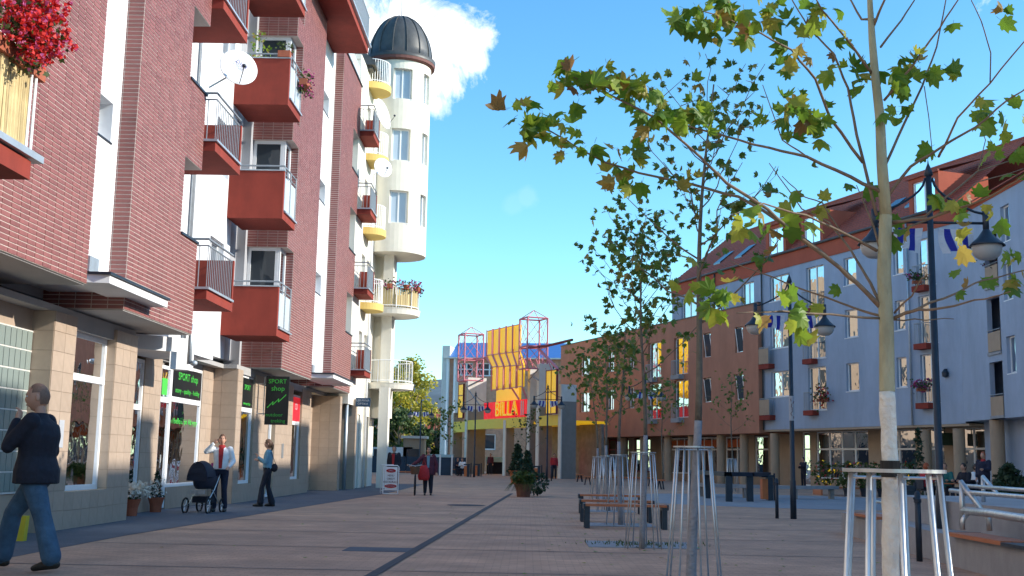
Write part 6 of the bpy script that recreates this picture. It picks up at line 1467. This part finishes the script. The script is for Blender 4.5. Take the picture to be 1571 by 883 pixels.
# man striding left, hand at his chin
m1 = person('man in dark jacket and jeans walking left with a hand on his chin', (-5.40, 12.6, 0), radians(84), dict(
    hL=V3(-.09, 0, .93), kL=V3(-.09, -.14, .52), aL=V3(-.09, -.27, .12), tL=V3(-.10, -.10, .035), kR=V3(.09, .26, .53), aR=V3(.09, .34, .11), tR=V3(.10, .51, .05),
    che=V3(0, -.01, 1.28), eR=V3(.23, -.02, 1.13), wR=V3(.20, .10, .92), eL=V3(-.25, .17, 1.17), wL=V3(-.115, .175, 1.425), hdL=V3(.35, -.02, .85), curlL=.9,
    sL=V3(-.20, -.02, 1.42), sR=V3(.19, .03, 1.42), nek=V3(0, .01, 1.50), hed=V3(0, .05, 1.645)), top='black_cloth', bottom='jeans', bald=True, hair='stubble', jacket_len=.13, head_turn=.40, head_tilt=-.12, scale=1.14, flare=.036, build_=1.27, hs=1.14)
# woman with pram
m2 = person('woman in a white jacket over red top, hand to her brow, pushing a pram', (-6.93, 25.95, 0), radians(188), dict(
    eR=V3(.34, .06, 1.34), wR=V3(.17, .13, 1.53), hdR=V3(-.75, .05, .5), curlR=.4, eL=V3(-.27, .03, 1.13), wL=V3(-.20, .25, 1.00), kL=V3(-.10, .06, .50), aL=V3(-.13, .0, .09), kR=V3(.11, .10, .50), aR=V3(.10, .10, .09)),
    top='white_cloth', bottom='navy_cloth', hair='hair_brown', collar='red_cloth', inner='red_cloth', scale=1.0, head_turn=.1)
# pram
c = onZ(312, 786); PR = T('pram', 'navy pram with carrycot, folded hood and big wheels in front of the white-jacketed woman', 'pram', (c.x, c.y, 0), radians(-8))
q = MB(); loft(q, [((0, 0, .52), .17, .30), ((0, 0, .60), .21, .38), ((0, 0, .72), .235, .42), ((0, 0, .80), .235, .42)], 20); q.build('carrycot', 'pram_black', PR, local=True, smooth=True)
q = MB(); n = 16
for i in range(7):
    pass
rr = []
for i in range(9):
    a = pi*i/8*.62; rr.append([( .235*cos(pi*j/n), -.30+.0+(-.20+.44*sin(a))*1.0 if 0 else (-.10-.34*cos(a)), .78+.36*sin(pi*j/n)*sin(a*1.0+.25)) for j in range(n+1)])
idx = [q.V(r) for r in rr]
for i in range(8):
    for j in range(n): q.f.append((idx[i]+j, idx[i]+j+1, idx[i+1]+j+1, idx[i+1]+j)); q.m.append(0)
q.face([(.225*cos(pi*j/n), -.42, .70+.40*sin(pi*j/n)) for j in range(n+1)]); q.build('hood', 'pram_black', PR, local=True, smooth=True)
q = MB(); q.tube([(.235*cos(pi*j/n), -.43, .70+.41*sin(pi*j/n)) for j in range(n+1)], .012, 6); q.build('hood_rim', 'navy_cloth', PR, local=True)
q = MB()
for x in (-.2, .2): q.tube([(x, -.34, .2), (x, .05, .5), (x*.9, .55, 1.02)], .013, 6); q.tube([(x, .36, .2), (x, -.05, .5)], .013, 6)
q.tube([(-.18, .55, 1.02), (.18, .55, 1.02)], .016, 6); q.box(-.16, .16, -.40, -.34, .42, .50); q.build('chassis', 'galv', PR, local=True)
q = MB(); q.box(-.17, .17, -.25, .30, .22, .36); q.build('basket', 'black_cloth', PR, local=True)
for x in (-.27, .27):
    for y, R_ in ((-.36, .16), (.38, .15)):
        q = MB(); N_ = 20; q.tube([(x, y+R_*cos(2*pi*i/N_), R_+.0+R_*sin(2*pi*i/N_)) for i in range(N_+1)], .020, 6, caps=False); wh = q.build('wheel', 'rubber', PR, local=True)
        q = MB(); 
        for i in range(6): q.tube([(x, y, R_), (x, y+R_*cos(pi*i/3), R_+R_*sin(pi*i/3))], .006, 4)
        q.tube([(x-.02, y, R_), (x+.02, y, R_)], .025, 8); q.build('spokes', 'galv', wh, local=True)
PBp = T('pink_bag', 'small pink checked bag hanging on the pram handle', 'bag', (c.x+.12, c.y+.42, .85)); q = MB(); q.prism([(-.13, 0), (.13, 0), (.11, .24), (-.11, .24)], -.05, .05, 0, 'y'); q.tube([(-.07, 0, .24), (-.04, 0, .33), (.04, 0, .33), (.07, 0, .24)], .008, 5); q.build('bag', 'petal_pink', PBp, local=True)
# woman in blue jacket
f = feet_at(408, 777)
m3 = person('woman in short pale blue jacket facing left, dark bag at her back', f, radians(98), dict(
    eL=V3(-.22, .06, 1.13), wL=V3(-.12, .25, 1.26), hdL=V3(.2, .35, .8), curlL=.9, eR=V3(.22, .05, 1.13), wR=V3(.14, .22, 1.18), aL=V3(-.10, .14, .09), kL=V3(-.1, .12, .5), aR=V3(.10, -.14, .09), kR=V3(.1, -.02, .5)),
    top='denim_light', bottom='black_cloth', hair='hair_brown', hairlen=.14, scale=.97, flare=.03, jacket_len=-.06, head_tilt=-.05, build_=.92)
q = MB(); q.ball((-.04, -.17, 1.0), (.07, .09, .11), 12, 8); q.tube([(-.05, -.2, 1.1), (-.12, -.08, 1.40), (-.12, .04, 1.40), (-.05, .0, 1.1)], .008, 5); q.build('shoulder_bag', 'black_cloth', m3, local=True, smooth=True)
# woman with bicycle
f = feet_at(656, 759.5)
m4 = person('woman in a dark maroon coat with a red bag wheeling a bicycle toward the viewer', f, radians(182), dict(
    eR=V3(.36, .10, 1.22), wR=V3(.58, .20, 1.08), eL=V3(-.30, .0, 1.10), wL=V3(-.30, .08, .82), aL=V3(-.12, .08, .09)), top='maroon_cloth', bottom='black_cloth', hair='hair_dark', scale=.96, jacket_len=.22, build_=1.28, inner='denim_light')
RB = T('red_bag', 'large red bag held in front by the woman with the bicycle', 'bag', (f[0]-.13, f[1]-.28, .52)); q = MB(); loft(q, [((0, 0, 0), .17, .08), ((0, 0, .12), .21, .11), ((0, 0, .35), .18, .10), ((0, 0, .52), .09, .05)]); q.tube([(-.08, 0, .5), (0, 0, .68), (.08, 0, .5)], .012, 5); q.build('bag', 'red_cloth', RB, local=True, smooth=True)
BK = T('bicycle', 'dark city bicycle with wicker basket pushed beside the woman in maroon', 'bicycle', (f[0]-.44, f[1]-.1, 0), radians(4))
for y in (-.52, .52):
    q = MB(); N_ = 28; q.tube([(0, y+.33*cos(2*pi*i/N_), .34+.33*sin(2*pi*i/N_)) for i in range(N_+1)], .018, 6, caps=False); w = q.build('wheel', 'rubber', BK, local=True); q = MB()
    for i in range(12): q.tube([(0, y, .34), (0, y+.32*cos(pi*i/6), .34+.32*sin(pi*i/6))], .003, 3)
    q.build('spokes', 'galv', w, local=True)
q = MB(); q.tube([(0, -.52, .34), (0, -.36, .86)], .016, 6); q.tube([(0, -.38, .8), (0, .02, .3), (0, .52, .34), (0, .12, .72), (0, -.38, .72)], .016, 6); q.tube([(0, .02, .3), (0, .15, .9)], .016, 6); q.build('frame', 'dark_metal', BK, local=True)
q = MB(); q.tube([(-.28, -.22, 1.02), (-.22, -.34, 1.04), (0, -.37, 1.0), (.22, -.34, 1.04), (.28, -.22, 1.02)], .013, 6); q.tube([(0, -.36, .86), (0, -.37, 1.0)], .014, 6); q.build('handlebar', 'galv', BK, local=True)
q = MB(); loft(q, [((0, .16, .90), .05, .10), ((0, .17, .95), .09, .14), ((0, .17, .97), .08, .13)]); q.build('saddle', 'black_cloth', BK, local=True); q = MB(); loft(q, [((0, -.60, .72), .13, .10), ((0, -.60, .98), .18, .14)]); q.build('basket', 'hair_brown', BK, local=True)
q = MB(); q.ball((0, -.50, .80), .05, 8, 6); q.build('headlight', 'galv', BK, local=True)
# others
LOW = dict(detail=False)
person('man in black with a red shirt standing behind the white pavement sign', feet_at(603, 752), radians(175), top='black_cloth', bottom='black_cloth', inner='red_cloth', build_=1.25, scale=1.0, **LOW)
person('person in black standing before the arcade windows of the blue block', (onY(1233, 740, 62.5).x, 62.5, 0), radians(120), dict(eL=V3(-.2, .15, 1.15), wL=V3(-.1, .3, 1.25), eR=V3(.2, .12, 1.15), wR=V3(.08, .28, 1.2)), top='black_cloth', bottom='black_cloth', scale=.98, **LOW)
def seated(label, loc, heading, top, hair, sc=1., detail=False, bottom='black_cloth', **k):
    return person(label, loc, heading, dict(pel=V3(0, -.1, .52), wai=V3(0, -.1, .66), che=V3(0, -.06, .86), nek=V3(0, -.03, 1.04), hed=V3(0, 0, 1.19), sL=V3(-.18, -.05, .98), sR=V3(.18, -.05, .98), eL=V3(-.24, .05, .74), eR=V3(.24, .05, .74), wL=V3(-.14, .28, .76), wR=V3(.14, .28, .76),
        hL=V3(-.1, -.06, .50), hR=V3(.1, -.06, .50), kL=V3(-.12, .36, .50), kR=V3(.12, .36, .50), aL=V3(-.12, .38, .09), aR=V3(.12, .38, .09)), top=top, bottom=bottom, hair=hair, scale=sc, detail=detail, **k)
def chair(x, y, rz, label):
    r_ = T('cafe_chair', label, 'chair', (x, y, 0), rz, group='cafe chairs at the right'); q = MB(); q.box(-.22, .22, -.30, .12, .43, .47); q.build('seat', 'dark_metal', r_, local=True); q = MB(); q.box(-.21, .21, -.34, -.31, .5, .88); q.build('backrest', 'dark_metal', r_, local=True)
    for sx in (-.19, .19):
        for sy in (-.28, .09): q = MB(); q.tube([(sx, sy, 0), (sx, sy, .43)], .014, 6); q.build('leg', 'galv', r_, local=True)
ter = 0
for i, (px, Yc, hd, tp_, hr_, lb) in enumerate([(1449, 41, 2.6, 'teal_cloth', 'hair_brown', 'seated cafe guest in dark teal, beside the lamp pole'), (1478, 40, 2.0, 'black_cloth', 'hair_dark', 'seated cafe guest in black, between the teal guest and the tallest guest'),
                                                (1497, 43, -2.2, 'white_cloth', 'hair_dark', 'seated cafe guest in pale grey with dark hair'), (1421, 42, -1.2, 'red_cloth', 'hair_red', 'seated cafe guest in red seen left of the lamp pole')]):
    x = onY(px, 715, Yc).x; seated(lb, (x, Yc, .0), hd, tp_, hr_, 1.1); chair(x, Yc, hd, 'dark cafe chair under the '+lb.split('seated ')[1].split(',')[0].split(' seen')[0])
x = onY(1509, 715, 39).x
person('standing cafe guest with red hair in a dark coat holding a red bag', (x, 39, .1), 2.4, dict(eL=V3(-.24, .12, 1.15), wL=V3(-.1, .3, 1.15)), top='navy_cloth', bottom='black_cloth', hair='hair_red', build_=1.2, scale=1.0, collar='red_cloth', **LOW)
for px, Yc, lb in ((1462, 40.5, 'round cafe table between the guests in teal and black'), (1432, 42.5, 'round cafe table beside the guest in red')):
    x = onY(px, 715, Yc).x; r_ = T('cafe_table', lb, 'table', (x, Yc, 0)); q = MB(); q.lathe((x, Yc, 0), [(.01, .72), (.4, .72), (.4, .75), (.01, .75)], 20); q.build('table_top', 'wood_red', r_); q = MB(); q.tube([(x, Yc, 0), (x, Yc, .719)], .03, 8); q.lathe((x, Yc, 0), [(.25, 0), (.25, .03), (.02, .05)], 14); q.build('leg', 'dark_metal', r_)
seated('seated person in white before the supermarket, left of the lamp', (onY(709, 720, 84).x, 84, 0), 2.8, 'white_cloth', 'hair_dark')
seated('seated person in dark clothes at the left supermarket bench', (onY(702, 720, 85).x, 85, 0), 3.4, 'navy_cloth', 'hair_brown')
person('person in dark coat standing under the first supermarket fin', (onY(752, 725, 95).x, 95, 0), 3.0, top='maroon_cloth', bottom='black_cloth', **LOW)
person('person in red near the right supermarket door', (onY(850, 725, 79).x, 79, 0), 3.3, top='red_cloth', bottom='black_cloth', hair='hair_dark', **LOW)
# flower stall in front of the blue block's shop, yellow bag by the wall
x = onY(1335, 735, 50).x; FS = T('flower_stall', 'flower stall with tiered boxes of plants before the blue block, behind the nearest trunk', 'stall', (x, 50, 0))
q = MB()
for k in range(3): q.box(x-2.2, x+2.2, 50+k*.5, 50.45+k*.5, .3+k*.35, .36+k*.35)
for sx in (-2.1, 0, 2.1): q.box(x+sx-.04, x+sx+.04, 50, 51.4, 0, .299)
q.build('shelf', 'wood_red', FS); q = MB(); pts = []
for i in range(800):
    k = random.randrange(3); p = Vector((x+random.uniform(-2.3, 2.3), 50.2+k*.5+random.gauss(0, .1), .45+k*.35+random.random()*.3)); leaf_small(q, Matrix.Translation(p) @ rand_rot(.2) @ Matrix.Scale(random.uniform(.08, .2), 4)); pts.append(p)
q.build('foliage', 'leaf_green', FS); blossoms(FS, pts[:55], .07, 'petal_red', 3); blossoms(FS, pts[130:160], .07, 'sign_yellow', 3)
for k in range(5):
    px = 1300+k*26; Yk = 49; shrubby('stall_plant', 'plant', ['potted plant at the left end of the flower stall', 'bushy potted plant second from the left at the flower stall', 'potted plant in the middle before the flower stall', 'potted plant right of the middle at the flower stall', 'potted plant at the right end of the flower stall'][k], (onY(px, 735, Yk).x, Yk, 0), .28, .35, 130, 'leaf_green', .14, 'dark_metal', .2, .35, z0=.3)
shrubby('fir_tree', 'tree', 'small dark fir tree before the wing at the right edge', (onY(1548, 735, 36).x, 36, .0), .85, .62, 1100, 'leaf_conifer', .16, conical=True, z0=.15)
shrubby('fir_tree', 'tree', 'slim sparse young fir before the beige wall, left of the nearest lamp pole', (onY(1411, 730, 47).x, 47, .0), .40, 1.35, 300, 'leaf_conifer', .14, conical=True, z0=.15)
# things hung under the arcade: green shop sign and hanging sign
o = FR @ Vector((13.2, -1.2, 2.6)); q = MB(); q.box(o.x-.45, o.x+.45, o.y-.05, o.y, 2.35, 2.95); q.tube([(o.x, o.y, 2.95), (o.x, o.y, 3.2)], .02, 5); s_ = q.build('hanging_sign', 'leaf_conifer'); s_['label'] = 'dark green hanging sign under the arcade left of the nearest lamp pole'; s_['category'] = 'sign'
YB = T('carrier_bag', 'yellow carrier bag leaning on the plinth behind the walking man', 'bag', (-7.35, 16.6, 0)); q = MB(); q.prism([(-.14, 0), (.14, 0), (.16, .36), (-.16, .36)], -.06, .06, 0, 'y'); q.tube([(-.07, 0, .36), (-.04, 0, .48), (.04, 0, .48), (.07, 0, .36)], .008, 5); q.build('bag', 'yellow_bag', YB, local=True)
